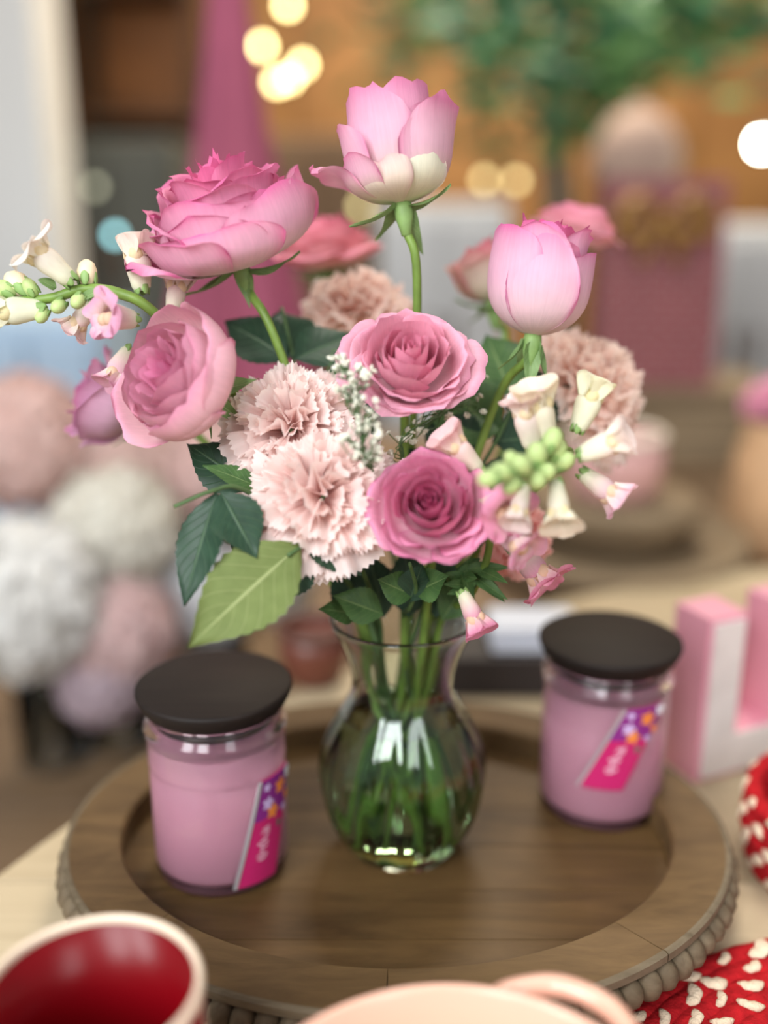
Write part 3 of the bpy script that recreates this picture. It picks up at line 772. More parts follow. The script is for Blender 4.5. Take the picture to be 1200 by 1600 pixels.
# ------------------------------------------------------------------ snapdragons
def floret(root, base, direction, L, tint, face=None, openness=1.0, seed=0, lipcol=None):
    """tube with two-lobed upper lip, three-lobed lower lip, palate and calyx; direction: along the tube; face: which way the lower lip hangs"""
    rg = np.random.default_rng(900 + seed)
    z = direction / np.linalg.norm(direction)
    if face is None: face = -UP
    dn = face - z * np.dot(face, z); dn = dn / np.linalg.norm(dn)
    sd = np.cross(z, dn)
    cw, ct = lin(244, 242, 214), tint
    lip = lipcol if lipcol is not None else tint
    ns, nt = 16, 10
    T, A = np.meshgrid(np.linspace(0, 1, nt), np.linspace(0, 2 * PI, ns, endpoint=False), indexing='ij')
    rad = L * np.interp(T, [0, .12, .35, .65, .85, 1], [.11, .16, .18, .215, .225, .18])
    pos = base + (T * L * .62)[..., None] * z + (rad * 1.12 * np.cos(A))[..., None] * dn + (rad * .88 * np.sin(A))[..., None] * sd
    cc = mixc(np.broadcast_to(cw, T.shape + (3,)), np.broadcast_to(ct, T.shape + (3,)), T * 1.1 - .15)
    uv = np.stack([A / 6.283, T], -1).reshape(-1, 2)
    fl = build('floret', pos.reshape(-1, 3), grid_faces(ns, nt, True), SPETAL, root, cols=cc.reshape(-1, 3), uvs=uv, origin=base)
    mouth = base + z * L * .60
    def lobe(name, start_ang, width, length, bend0, bend1, cup, sgn):
        n_s, n_t = 15, 11
        T, S = np.meshgrid(np.linspace(0, 1, n_t), np.sin(np.linspace(-PI / 2, PI / 2, n_s)), indexing='ij')
        A_ = np.abs(S)
        out = math.cos(start_ang) * dn + math.sin(start_ang) * sd
        tan = np.cross(z, out)
        Te = T * (1 - .55 * (1 - (1 - A_ ** 2.1) ** (1 / 2.1)))
        b = bend0 + (bend1 - bend0) * Te
        al = np.zeros_like(Te); ou = np.zeros_like(Te)
        for j in range(1, n_t):
            dl = Te[j] - Te[j - 1]; bb = (b[j] + b[j - 1]) / 2
            al[j] = al[j - 1] + dl * np.cos(bb); ou[j] = ou[j - 1] + dl * np.sin(bb)
        w = width * L * (.34 + .34 * np.sin(PI * np.clip(Te, 0, 1) * .58))
        ruf = .014 * L * np.sin(5 * S + rg.uniform(0, 6)) * Te ** 2
        nrm_ = np.cos(b)[..., None] * out - np.sin(b)[..., None] * z
        cu = cup * L * A_ ** 2 * (.4 + .6 * Te)
        p = mouth + (al * length * L)[..., None] * z + ((ou * length + .165) * L)[..., None] * out + (S * w)[..., None] * tan + (cu + ruf)[..., None] * nrm_
        c = mixc(np.broadcast_to(ct * .35 + cw * .65, Te.shape + (3,)), np.broadcast_to(lip, Te.shape + (3,)), Te * 1.6)
        build(name, p.reshape(-1, 3), grid_faces(n_s, n_t), SPETAL, fl, cols=c.reshape(-1, 3), uvs=np.stack([(S + 1) / 2, Te], -1).reshape(-1, 2))
    o = openness
    for s in (-1, 1):
        lobe('upper_lip', PI + s * .62, .56, .46, -.25, 3.1 * o - .35, -.10, s)
    lobe('lower_lip', 0, .50, .42, -.2, 3.5 * o - .35, -.08, 1)
    for s in (-1, 1):
        lobe('lower_lip', s * 1.12, .52, .42, -.2, 3.3 * o - .35, -.08, s)
    v, f = merge([ellipsoid(mouth + z * L * .03 + dn * L * .07 + sd * s * L * .08, L * .13, L * .14, L * .15, (sd, dn, z), 10, 7) for s in (-1, 1)])
    cc = np.broadcast_to(lin(246, 226, 160) * .6 + lip * .4, (len(v), 3))
    build('palate', v, f, SPETAL, fl, cols=cc, uvs=np.zeros((len(v), 2)))
    # calyx of five short sepals
    parts = []
    for k in range(5):
        a = k * 2 * PI / 5 + .3
        out = math.cos(a) * dn + math.sin(a) * sd
        v, f = ellipsoid(base + out * L * .115 + z * L * .08, L * .075, L * .03, L * .15, (np.cross(z, out), out, z), 8, 6)
        parts.append((v, f))
    v, f = merge(parts)
    build('calyx', v, f, CALYX, fl)
    return fl

def bud(root, c, direction, L, mat):
    z = direction / np.linalg.norm(direction)
    x, y, _ = frame(z)
    v, f = lathe([(0, -.5), (.20, -.42), (.34, -.15), (.36, .1), (.27, .36), (.1, .49), (0, .5)], 10)
    b = build('bud', np.asarray(c) + L * (v[:, :1] * x + v[:, 1:2] * y + v[:, 2:] * z), f, mat, root, origin=c)
    parts = []
    for k in range(4):
        a = k * PI / 2
        out = math.cos(a) * x + math.sin(a) * y
        parts.append(ellipsoid(np.asarray(c) + out * L * .3 - z * L * .15, L * .16, L * .06, L * .3, (np.cross(z, out), out, z), 8, 6))
    v, f = merge(parts)
    build('sepal', v, f, CALYX, b)

BUDG = simple('bud_green', (176, 196, 128), .55, noise=.15, nscale=80)
BUDP = simple('bud_peach', (232, 214, 180), .55, noise=.1, nscale=80)
WHT, PNK, PK2, BLSH = lin(250, 240, 232), lin(240, 184, 208), lin(236, 160, 190), lin(248, 220, 222)

# left spike
s1 = empty('snapdragon', P(262, 500, .62), 'white and pink snapdragon spike reaching out to the left', 'snapdragon', 'snapdragon spikes in the bouquet')
sp_pts = [P(-40, 470, .60), P(20, 470, .60), P(80, 466, .60), P(130, 452, .602), P(185, 458, .605), P(240, 488, .61)]
sp = catmull(sp_pts, 6)
nk = VC + np.array([-.016, -.004, .135])
full = catmull(list(sp_pts) + [P(330, 590, .65), P(430, 760, .655), VC + np.array([-.022, -.006, .18]), nk, VC + np.array([.012, .012, .018])], 6)
v, f = tube_mesh(full, [.0016, .0030, .0034, .0030, .0026, .0024], 9)
build('stem', v, f, STEM, s1)
floret(s1, P(112, 440, .598), V(-.70, .62, .25), .037, WHT, V(-.3, -.3, .9), .9, 1)
floret(s1, P(222, 455, .612), V(-.12, .95, .1), .034, lin(248, 226, 216), V(-.6, 0, .6), .35, 2)
floret(s1, P(212, 500, .598), V(-.58, -.02, .75), .031, PNK, V(-.1, -.95, .1), 1.0, 3, lin(232, 172, 200))
floret(s1, P(150, 470, .612), V(-.5, -.55, -.1), .028, BLSH, V(-.3, -.8, .3), .7, 4)
floret(s1, P(68, 482, .60), V(-.95, -.12, .2), .034, lin(240, 240, 214), V(-.2, -.9, .3), .3, 5)
floret(s1, P(268, 496, .62), V(.15, .9, -.1), .030, lin(246, 214, 214), V(0, 0, 1), .5, 6)
floret(s1, P(205, 545, .62), V(-.4, -.8, .2), .030, PNK, V(-.8, .1, .3), .6, 7)
for (u, vv, dd, dr, L, mt) in [(136, 428, .604, V(-.05, 1, 0), .017, BUDP), (30, 446, .604, V(-.7, .6, .1), .020, BUDP), (48, 450, .598, V(-.4, .7, .3), .012, BUDG), (92, 478, .596, V(-.2, -.5, .7), .012, BUDG), (66, 492, .598, V(-.3, -.8, .3), .011, BUDG),
                               (8, 452, .6, V(-.8, .3, .2), .015, BUDG), (122, 470, .594, V(-.1, -.6, .7), .012, BUDG)]:
    bud(s1, P(u, vv, dd), dr, L, mt)
leaf(s1, P(88, 450, .598), P(60, 436, .592), .010, V(0, .6, .8), SEPAL, curl=.1, serr=0, ns=7, nt=9)
leaf(s1, P(160, 452, .60), P(118, 470, .594), .009, V(0, .6, .8), SEPAL, curl=.1, serr=0, ns=7, nt=9)

# right spike, its green tip leaning to the viewer
s2 = empty('snapdragon', P(880, 700, .60), 'cream snapdragon spike at the right with its green bud tip toward the viewer', 'snapdragon', 'snapdragon spikes in the bouquet')
tipp = P(772, 748, .505)
pts2 = [tipp, P(820, 738, .535), P(862, 718, .56), P(885, 705, .59), P(880, 720, .625), P(800, 800, .65), VC + np.array([.022, .006, .18]), VC + np.array([.014, .002, .135]), VC + np.array([-.014, .008, .018])]
v, f = tube_mesh(catmull(pts2, 7), [.0014, .0026, .0030, .0028, .0026, .0024], 9)
build('stem', v, f, STEM, s2)
for i, (u, vv, dd, dr, L, tn, fc, op) in enumerate([
        (832, 700, .570, V(-.22, .95, .25), .036, lin(248, 222, 220), V(-.8, -.1, .5), .6), (858, 690, .572, V(-.30, .92, .3), .040, lin(250, 236, 214), V(.2, -.3, .9), .5),
        (902, 672, .580, V(.35, .92, .15), .036, lin(248, 244, 216), V(.6, -.3, .6), .4), (905, 712, .560, V(.80, .35, .30), .034, lin(250, 232, 226), V(.3, -.6, .6), .5),
        (908, 738, .575, V(.75, -.55, .05), .034, lin(246, 206, 220), V(.4, -.7, .4), .6), (868, 752, .550, V(.05, -.88, .35), .033, lin(250, 240, 222), V(-.2, -.5, .8), .6),
        (820, 758, .555, V(-.25, -.85, .3), .028, lin(250, 232, 228), V(0, -.5, .8), .5)]):
    floret(s2, P(u, vv, dd), dr, L * .9, tn, fc, op, 20 + i)
for (u, vv, dd, L) in [(765, 748, .50, .013), (785, 738, .507, .014), (800, 758, .515, .013), (815, 728, .52, .015), (838, 750, .53, .014), (838, 712, .535, .016), (868, 705, .55, .015), (852, 738, .535, .014), (880, 722, .55, .014), (862, 690, .545, .016), (800, 718, .522, .011)]:
    bud(s2, P(u, vv, dd), V((u - 835) / 60, (738 - vv) / 40 + .1, .6), L, BUDG)

# pink spike behind the lower rose
s3 = empty('snapdragon', P(735, 900, .62), 'pink snapdragon behind the lowest rose, its flowers showing on the right', 'snapdragon', 'snapdragon spikes in the bouquet')
pts3 = [P(722, 690, .585), P(745, 760, .60), P(765, 850, .62), P(735, 930, .64), VC + np.array([.026, -.01, .18]), VC + np.array([.018, -.006, .135]), VC + np.array([-.010, -.014, .018])]
v, f = tube_mesh(catmull(pts3, 7), [.0014, .0024, .0026, .0024], 9)
build('stem', v, f, STEM, s3)
for i, (u, vv, dd, dr, L, tn, fc, op) in enumerate([
        (748, 735, .578, V(-.6, .6, .2), .032, lin(246, 206, 208), V(-.2, .5, .6), .5), (752, 780, .576, V(.42, -.25, .75), .036, PK2, V(.3, -.9, .2), 1.0),
        (770, 812, .575, V(.62, -.55, .4), .034, PNK, V(.3, -.9, .3), .8), (800, 850, .62, V(.6, -.7, .2), .040, PK2, V(.3, -.6, .6), .8),
        (722, 925, .60, V(.4, -.85, .2), .028, PK2, V(.3, -.3, .8), .5)]):
    floret(s3, P(u, vv, dd), dr, L, tn, fc, op, 40 + i)
for k in range(14):
    u, vv = 690 + 110 * rng.uniform(), 865 + 70 * rng.uniform()
    leaf(s3, P(735 + rng.uniform(-15, 15), 880 + rng.uniform(-10, 40), .63), P(u, vv + 15, .62 + rng.uniform(-.02, .02)), .008, V(rng.uniform(-.5, .5), .3, 1), LEAFM, curl=.2, serr=0, ns=7, nt=9, seed=k)

# ------------------------------------------------------------------ baby's breath
def breath(label, anchors, root_pt, count, d0, seed, spread):
    rg = np.random.default_rng(seed)
    root = empty('babys_breath', root_pt, label, 'flower', "sprigs of baby's breath in the bouquet")
    # one tiny blossom: rings of small white petals round a bead
    parts = []
    for ring, (cnt, tilt, ln) in enumerate([(6, .35, 1.0), (5, .9, .9), (4, 1.25, .7)]):
        for k in range(cnt):
            a = k * 2 * PI / cnt + ring * .5
            o = np.array([math.cos(a), math.sin(a), 0]); n = np.array([0, 0, 1.0])
            dirv = o * math.cos(tilt) + n * math.sin(tilt)
            nr = n * math.cos(tilt) - o * math.sin(tilt)
            parts.append(ellipsoid(dirv * .55 * ln, .30 * ln, .10, .5 * ln, (np.cross(n, o), nr, dirv), 6, 5))
    bv_, bf_ = merge(parts)
    proto = None
    trunk = catmull([root_pt] + [np.mean([P(*a) for a in anchors], axis=0) * .4 + root_pt * .6, P(*anchors[-1]), P(*anchors[len(anchors) // 2]), P(*anchors[0])], 6)
    tubes = [tube_mesh(trunk, [.0009, .0007, .0005], 5)]
    for k in range(count):
        i = rg.integers(0, len(anchors))
        u, vv, dd = anchors[i]
        pnt = P(u + rg.normal() * spread, vv + rg.normal() * spread, dd + rg.normal() * .004)
        j = np.argmin(np.linalg.norm(trunk - pnt, axis=1))
        st = trunk[max(0, j - 2)]
        mid = (st + pnt) / 2 + rg.normal(size=3) * .003
        tubes.append(tube_mesh(catmull([st, mid, pnt], 4), [.0004, .0003], 4, False))
        if proto is None:
            o = proto = build('blossom', bv_ + origin_of(root), bf_, WHITEB, root)
        else:
            o = proto.copy(); COL.objects.link(o)
        o.location = tuple(pnt - np.array(root.location))
        s = rg.uniform(.0016, .0030); o.scale = (s, s, s)
        o.rotation_euler = (rg.uniform(-1, 1) + 1.0, rg.uniform(-1, 1), rg.uniform(0, 6))
    v, f = merge(tubes)
    build('stem', v, f, STEMD, root)
breath("sprig of white baby's breath between the carnations and middle rose",
       [(535, 562, .562), (528, 580, .560), (548, 592, .558), (560, 606, .557), (540, 606, .558), (572, 578, .56), (580, 640, .552), (556, 626, .556), (575, 668, .552), (585, 690, .551), (560, 700, .550), (590, 712, .553), (545, 690, .553), (560, 655, .556), (570, 720, .552)],
       P(600, 800, .60), 105, .56, 5, 8)
breath("faint sprig of white baby's breath below the middle rose", [(655, 668, .63), (690, 655, .635), (720, 640, .64), (735, 625, .64), (640, 680, .63), (700, 635, .64), (625, 690, .62)],
       P(660, 850, .65), 40, .63, 6, 14)

# ------------------------------------------------------------------ rose leaves and greenery sprigs
def sprig(label, pts, leaves, grp='leafy green stems in the bouquet', r=.0016):
    root = empty('greenery_sprig', pts[-1], label, 'leaves', grp)
    v, f = tube_mesh(catmull(pts, 7), [r * .7, r, r * 1.2], 7)
    build('stem', v, f, STEMD, root)
    for i, (b, t, w, fc, m) in enumerate(leaves):
        kw = dict(curl=.10, fold=.15, serr=.035, seed=i * 1.7, nt=25, ns=15, shape=.62, pw=1.1)
        leaf(root, P(*b), P(*t), w, fc, m, **kw)
    return root
IN = [VC + np.array([-.02, -.012, .18]), VC + np.array([-.016, -.008, .13]), VC + np.array([.014, .010, .02])]
sprig('leafy twig with two hanging dark green leaves at the lower left of the bouquet',
      [P(272, 792, .565), P(330, 768, .57), P(380, 765, .585), P(470, 830, .62)] + IN,
      [((338, 770, .572), (284, 946, .560), .030, V(-.35, .1, 1), LEAFD), ((345, 768, .570), (402, 872, .562), .031, V(.3, .25, 1), LEAFD),
       ((400, 765, .612), (290, 690, .622), .034, V(-.1, .4, 1), LEAFD), ((408, 762, .598), (318, 725, .590), .016, V(0, .6, .8), LEAFM)])
sprig('twig with a large pale green leaf turned underside out at the lower left',
      [P(450, 868, .565), P(480, 850, .575), P(520, 840, .60), P(560, 880, .625)] + [q + np.array([.004, -.004, 0]) for q in IN],
      [((470, 850, .570), (292, 1010, .545), .050, V(-.1, .25, 1), LEAFL), ((468, 856, .578), (424, 946, .572), .032, V(.3, .2, 1), LEAFD),
       ((478, 832, .585), (566, 896, .580), .030, V(.2, .6, .8), LEAFD), ((440, 862, .585), (352, 838, .60), .030, V(-.2, .4, 1), LEAFD)])
sprig('dark leaves filling the gap behind the upper left of the bouquet', [P(440, 480, .68), P(470, 600, .67), P(540, 800, .66)] + IN,
      [((450, 560, .67), (350, 500, .68), .040, V(-.2, .5, .8), LEAFD), ((460, 560, .66), (560, 520, .68), .038, V(.2, .6, .8), LEAFD), ((455, 560, .67), (440, 480, .70), .040, V(0, .2, 1), LEAFD), ((480, 600, .66), (585, 640, .66), .045, V(.2, .2, 1), LEAFD), ((500, 650, .65), (600, 720, .645), .045, V(.1, .2, 1), LEAFD), ((520, 700, .64), (600, 790, .63), .040, V(.1, .2, 1), LEAFD), ((510, 640, .65), (430, 700, .64), .045, V(.1, .2, 1), LEAFD)])
sprig('dark leaves filling the gap behind the right of the bouquet', [P(830, 560, .69), P(780, 680, .67), P(700, 820, .66)] + [q + np.array([.03, 0, 0]) for q in IN[:1]] + [q + np.array([.02, .004, 0]) for q in IN[1:]],
      [((790, 640, .68), (900, 600, .70), .045, V(.2, .4, .8), LEAFD), ((800, 620, .68), (760, 520, .70), .045, V(-.1, .2, 1), LEAFM), ((780, 680, .67), (690, 600, .68), .045, V(-.1, .3, 1), LEAFM), ((770, 690, .67), (880, 680, .69), .045, V(.3, .3, 1), LEAFD), ((750, 720, .665), (660, 660, .67), .045, V(-.2, .3, 1), LEAFD), ((740, 740, .66), (830, 780, .66), .040, V(.2, .3, 1), LEAFD), ((720, 700, .66), (730, 620, .68), .045, V(.2, .3, 1), LEAFM), ((700, 780, .66), (640, 700, .66), .045, V(.2, .3, 1), LEAFD)])
sprig('leafy stem with small green leaves just above the vase rim', [P(640, 880, .60), P(650, 920, .625), P(640, 950, .64)] + [q + np.array([.02, 0, 0]) for q in IN],
      [((650, 925, .63), (700, 900, .61), .022, V(.2, .4, 1), LEAFM), ((645, 930, .63), (590, 905, .62), .022, V(-.2, .4, 1), LEAFM), ((600, 960, .64), (520, 930, .63), .024, V(-.2, .4, 1), LEAFM), ((560, 960, .65), (500, 950, .63), .018, V(-.2, .4, 1), LEAFM), ((640, 940, .63), (660, 880, .62), .022, V(0, .4, 1), LEAFD), ((600, 965, .665), (575, 860, .665), .030, V(0, .2, 1), LEAFD), ((640, 965, .665), (635, 850, .665), .030, V(.1, .2, 1), LEAFD), ((680, 965, .665), (700, 860, .665), .030, V(.1, .2, 1), LEAFD), ((560, 965, .66), (530, 870, .66), .026, V(-.1, .2, 1), LEAFD), ((690, 970, .66), (740, 890, .66), .024, V(.1, .2, 1), LEAFM)])

# ------------------------------------------------------------------ candles
TAGM = simple('tag_magenta', (196, 36, 104), .4)
TAGE = simple('tag_silver', (206, 204, 206), .35, metal=.5)
TPUR, TORG, TWHT, TLIL, TGRN = simple('print_purple', (136, 40, 130), .5), simple('print_orange', (240, 140, 60), .5), simple('print_white', (236, 236, 246), .5), simple('print_lilac', (206, 180, 226), .5), simple('print_sage', (100, 112, 96), .5)
TTXT = simple('print_text', (240, 200, 216), .5)
def candle(label, cx, cy, ta, z_top, z_bot, slant, wid):
    c = np.array([cx, cy, FLOOR_Z])
    root = empty('jar_candle', c, label, 'candle', 'pink jar candles on the tray')
    ro = .0468
    outer = [(.0425, 0), (.0445, .0008), (.0455, .003), (.0460, .008), (ro - .0006, .016), (ro - .0006, .0795), (ro - .0019, .0812), (ro - .0002, .0828), (ro, .086), (ro, .1035), (ro + .0010, .1065), (ro + .0014, .1090), (ro + .0004, .1118), (.0440, .1145), (.0432, .117), (.0432, .1236)]
    inner = [(.0412, .1236), (.0412, .1165), (.0432, .110), (ro - .0026, .106), (ro - .0026, .012), (.0420, .0085), (0, .008)]
    v, f = lathe([(0, .0015), (.036, .0012)] + outer + inner, 64, c)
    build('glass_jar', v, f, JARG, root)
    v, f = lathe([(0, .0078), (.0418, .0082), (ro - .0023, .0118), (ro - .0023, .1005), (.0425, .1012), (.0405, .1005), (0, .1000)], 64, c)
    wx = build('wax', v, f, WAX, root)
    v, f = tube_mesh([c + (0, 0, .0995), c + (0.0004, 0, .106), c + (.001, 0, .110)], .001, 8)
    build('wick', v, f, TAGE, wx)
    v, f = lathe([(0, .1236), (.0470, .1236), (.0490, .1262), (.0514, .1310), (.0526, .1345), (.0524, .1364), (.0505, .1376), (0, .1378)], 72, c)
    lid = build('lid', v, f, LIDW, root)
    lid['label'] = 'dark stained wooden lid'
    v, f = lathe([(0, .112), (.0385, .112), (.0398, .1128), (.0398, .1150), (.0388, .1158), (.0388, .1182), (.0400, .1190), (.0400, .1236), (0, .1236)], 64, c)
    build('gasket', v, f, BLACKR, lid)
    # slanted paper tag stuck round the jar
    def on(a, z, dr): return (c[0] + (ro + dr) * math.cos(a), c[1] + (ro + dr) * math.sin(a), c[2] + z)
    def patch(a_of, z0, z1, w, d0, d1, na=9, nz=12):
        vs = []
        for d in (d0, d1):
            for z in np.linspace(z0, z1, nz):
                for q in np.linspace(-.5, .5, na):
                    vs.append(on(a_of(z) + q * w, z, d))
        m = na * nz
        fs = [fc[::-1] for fc in grid_faces(na, nz)][:0] + grid_faces(na, nz, off=m) + [fc[::-1] for fc in grid_faces(na, nz)]
        edge = list(range(na)) + [na * j + na - 1 for j in range(1, nz)] + [m - 1 - i for i in range(1, na)] + [na * j for j in range(nz - 2, 0, -1)]
        for i in range(len(edge)):
            a, b = edge[i], edge[(i + 1) % len(edge)]
            fs.append((a, b, b + m, a + m))
        return np.array(vs), fs
    aof = lambda z: ta + slant * (z - (z_top + z_bot) / 2)
    tg = build('paper_tag', *patch(aof, z_bot, z_top, wid, .0008, .0018), TAGM, root, smooth=False)
    tg['label'] = 'slanted magenta paper tag with flower print'
    build('tag_edge', *patch(lambda z: aof(z) - wid * .5 - .022, z_bot, z_top, .05, .0008, .0024, 3), TAGE, tg, smooth=False)
    H = z_top - z_bot
    def dot(fa, fz, r, mt, petals=5, nm='flower_print'):
        a0, z0 = aof(z_bot + fz * H) + fa * wid, z_bot + fz * H
        vs = [on(a0, z0, .0021)]
        n = petals * 6
        for k in range(n):
            q = 2 * PI * k / n; rr_ = r * (.78 + .22 * math.cos(petals * q))
            vs.append(on(a0 + rr_ * math.cos(q) / ro, z0 + rr_ * math.sin(q), .0021))
        build(nm, vs, [(0, 1 + k, 1 + (k + 1) % n) for k in range(n)], mt, tg, smooth=False)
    build('purple_band', *patch(aof, z_top - H * .38, z_top - H * .002, wid * .99, .0017, .00195, 7, 6), TPUR, tg, smooth=False)
    dot(.18, .86, .0062, TORG); dot(-.18, .76, .0052, TLIL); dot(-.38, .70, .0036, TPUR); dot(.02, .66, .0058, TORG); dot(.50, .93, .0054, TWHT); dot(.52, .72, .0035, TORG); dot(.44, .62, .0030, TLIL); dot(-.30, .92, .0034, TLIL)
    dot(.32, .50, .0030, TGRN, 3, 'leaf_print')
    # pale script up the tag: looping brush strokes
    zs = np.linspace(.22, .54, 90)
    vs = []
    for i, fz in enumerate(zs):
        z0 = z_bot + (fz + .012 * math.sin(i * .62)) * H
        a0 = aof(z0) + wid * (-.08 + (.09 + .04 * math.sin(i * .17)) * math.sin(i * .62 + 1.2 * math.sin(i * .11)) + .05 * math.sin(i * .21))
        for q in (-.5, .5):
            vs.append(on(a0 + q * .013, z0 + q * .0009, .0021))
    build('script_print', vs, grid_faces(2, 90), TTXT, tg, smooth=False)
    return root
LC, RC = (-.1142, .624), (.1674, .698)
candle('pink jar candle with dark wooden lid at the left of the tray', *LC, D(-90 + 50), .082, .008, 6.0, .62)
candle('pink jar candle with dark wooden lid at the right of the tray', *RC, D(-90 + 5), .103, .038, 9.5, .64)

# ------------------------------------------------------------------ red mug, peach bowl, woven red mats
REDIN = simple('red_glaze', (118, 4, 14), .3, spec=.3, coat=.0)
CREAMR = simple('cream_rim', (236, 214, 190), .35)
mc = P(141, 1540, .455); MR = .0495
mug = empty('mug', (mc[0], mc[1], 0), 'glossy red mug with cream rim at the lower left corner', 'mug')
mh = mc[2]
v, f = lathe([(0, .001), (.030, .0), (.034, .003), (.0395, .012), (.0452, .04), (.0478, .08), (MR, mh - .0035), (MR - .0034, mh - .0035), (.0434, .08), (.041, .045), (.036, .018), (.028, .010), (0, .009)], 72, (mc[0], mc[1], 0))
build('mug_body', v, f, REDIN, mug)
v, f = lathe([(MR + .0002, mh - .0045), (MR + .0004, mh - .0020), (MR - .0008, mh - .0004), (MR - .0018, mh), (MR - .0030, mh - .0005), (MR - .0036, mh - .0026), (MR - .0036, mh - .0045)], 72, (mc[0], mc[1], 0))
build('rim', v, f, CREAMR, mug)
hp = catmull([(mc[0] - .046, mc[1] - .012, mh - .02), (mc[0] - .072, mc[1] - .02, mh - .018), (mc[0] - .082, mc[1] - .022, mh - .05), (mc[0] - .068, mc[1] - .018, mh - .085), (mc[0] - .043, mc[1] - .012, mh - .092)], 6)
build('handle', *tube_mesh(hp, .006, 10), REDIN, mug)
ddv, ddf = ellipsoid((0, 0, 0), .0030, .0008, .0030, None, 10, 6)
d0 = None
for k in range(72):
    row, i = divmod(k, 18)
    a = 2 * PI * (i + .5 * (row % 2)) / 18; z = mh - .013 - row * .016
    r = float(np.interp(z, [.012, .04, .08, mh - .0035], [.0395, .0452, .0478, MR]))
    if d0 is None: d0 = o = build('dot', ddv + origin_of(mug), ddf, CREAMR, mug)
    else: o = d0.copy(); COL.objects.link(o)
    o.location = (r * math.cos(a), r * math.sin(a), z); o.rotation_euler = (0, 0, a - PI / 2)

PEACH = simple('peach_glaze', (238, 184, 160), .22, spec=.5, coat=.3)
bc = P(722, 1826, .395); BR = .1; bh = bc[2]
bowl = empty('bowl', (bc[0], bc[1], 0), 'pale peach ceramic bowl with looped ear handle at the bottom', 'bowl')
v, f = lathe([(0, .002), (.045, 0), (.05, .004), (.075, .02), (.092, .05), (.098, .085), (BR, bh - .004), (BR - .001, bh - .001), (BR - .003, bh), (BR - .005, bh - .0015), (.092, .085), (.085, .05), (.068, .024), (.04, .012), (0, .010)], 96, (bc[0], bc[1], 0))
build('bowl_body', v, f, PEACH, bowl)
for ang in (D(57), D(57 + 180)):
    e1 = np.array([math.cos(ang), math.sin(ang), 0]); e2 = np.array([-math.sin(ang), math.cos(ang), 0])
    cc_ = np.array([bc[0], bc[1], bh - .016])
    hp = catmull([cc_ + e1 * (BR - .006) - e2 * .036, cc_ + e1 * (BR + .006) - e2 * .033 + (0, 0, .002), cc_ + e1 * (BR + .020) - e2 * .017 + (0, 0, .004), cc_ + e1 * (BR + .023) + (0, 0, .005), cc_ + e1 * (BR + .020) + e2 * .017 + (0, 0, .004), cc_ + e1 * (BR + .006) + e2 * .033 + (0, 0, .002), cc_ + e1 * (BR - .006) + e2 * .036], 7)
    build('handle', *tube_mesh(hp, [.0068, .006, .0056, .006, .0068], 12), PEACH, bowl)

REDY = simple('red_yarn', (178, 30, 36), .9, noise=.25, nscale=140, bump=1.0, bscale=260, spec=.1)
CREY = simple('cream_yarn', (236, 214, 186), .9, noise=.12, nscale=160, bump=.9, bscale=500, spec=.15)
def woven_mat(label, cx, cy, R, z0, thick, seed, vis=None):
    rg = np.random.default_rng(seed)
    root = empty('woven_mat', (cx, cy, z0), label, 'placemat', None)
    pitch = .0125
    nr = int(R / pitch)
    # coiled body: one braided rope ring after another
    first = None
    for r_i in range(nr):
        r = R - pitch * (r_i + .5)
        if r < pitch * .5: break
        n = max(24, int(2 * PI * r / .006)); m = 8
        vs = []
        for i in range(n):
            a = 2 * PI * i / n
            bump = 1 + .16 * math.sin(i * PI * .5 + r_i)
            for j in range(m):
                q = 2 * PI * j / m
                rr_ = r + pitch * .70 * math.cos(q)
                vs.append((cx + rr_ * math.cos(a), cy + rr_ * math.sin(a), z0 + thick * .5 + thick * .5 * math.sin(q) * bump))
        fs = [(i * m + j, i * m + (j + 1) % m, ((i + 1) % n) * m + (j + 1) % m, ((i + 1) % n) * m + j) for i in range(n) for j in range(m)]
        build('braid_ring', vs, [q[::-1] for q in fs], REDY, root)
        # cream strands: plump crescents lying over the braid
        step = .027
        k = max(3, int(2 * PI * r / step))
        for i in range(k):
            a = 2 * PI * (i + .5 * (r_i % 2) + rg.uniform(-.12, .12)) / k
            if rg.uniform() < .12: continue
            if vis is not None and not vis(cx + r * math.cos(a), cy + r * math.sin(a)): continue
            if first is None:
                T = np.linspace(-1, 1, 9)
                path = np.stack([.0082 * T, .0030 * (1 - T ** 2), .0008 * (1 - T ** 2)], 1)
                v, f = tube_mesh(path, [.0010, .0034, .0040, .0030, .0036, .0012], 8)
                v[:, 2] *= .65
                first = o = build('cream_strand', v + origin_of(root), f, CREY, root)
            else:
                o = first.copy(); COL.objects.link(o)
            o.location = (r * math.cos(a), r * math.sin(a), thick * .96)
            o.rotation_euler = (rg.uniform(-.15, .15), rg.uniform(-.15, .15), a + PI / 2 + rg.choice([-.55, .35]) + rg.uniform(-.3, .3))
            s = rg.uniform(.75, 1.3); o.scale = (s, s * rg.uniform(.9, 1.4), 1)
    return root
woven_mat('round red woven mat with cream flecks, under the tray at the lower right', 0.300, .360, .210, 0, .0095, 3, lambda x, y: y > .3 and x < .42 and not (((x - TRAY_C[0]) / (TA - .01)) ** 2 + ((y - TRAY_C[1]) / (TB - .01)) ** 2 < 1))
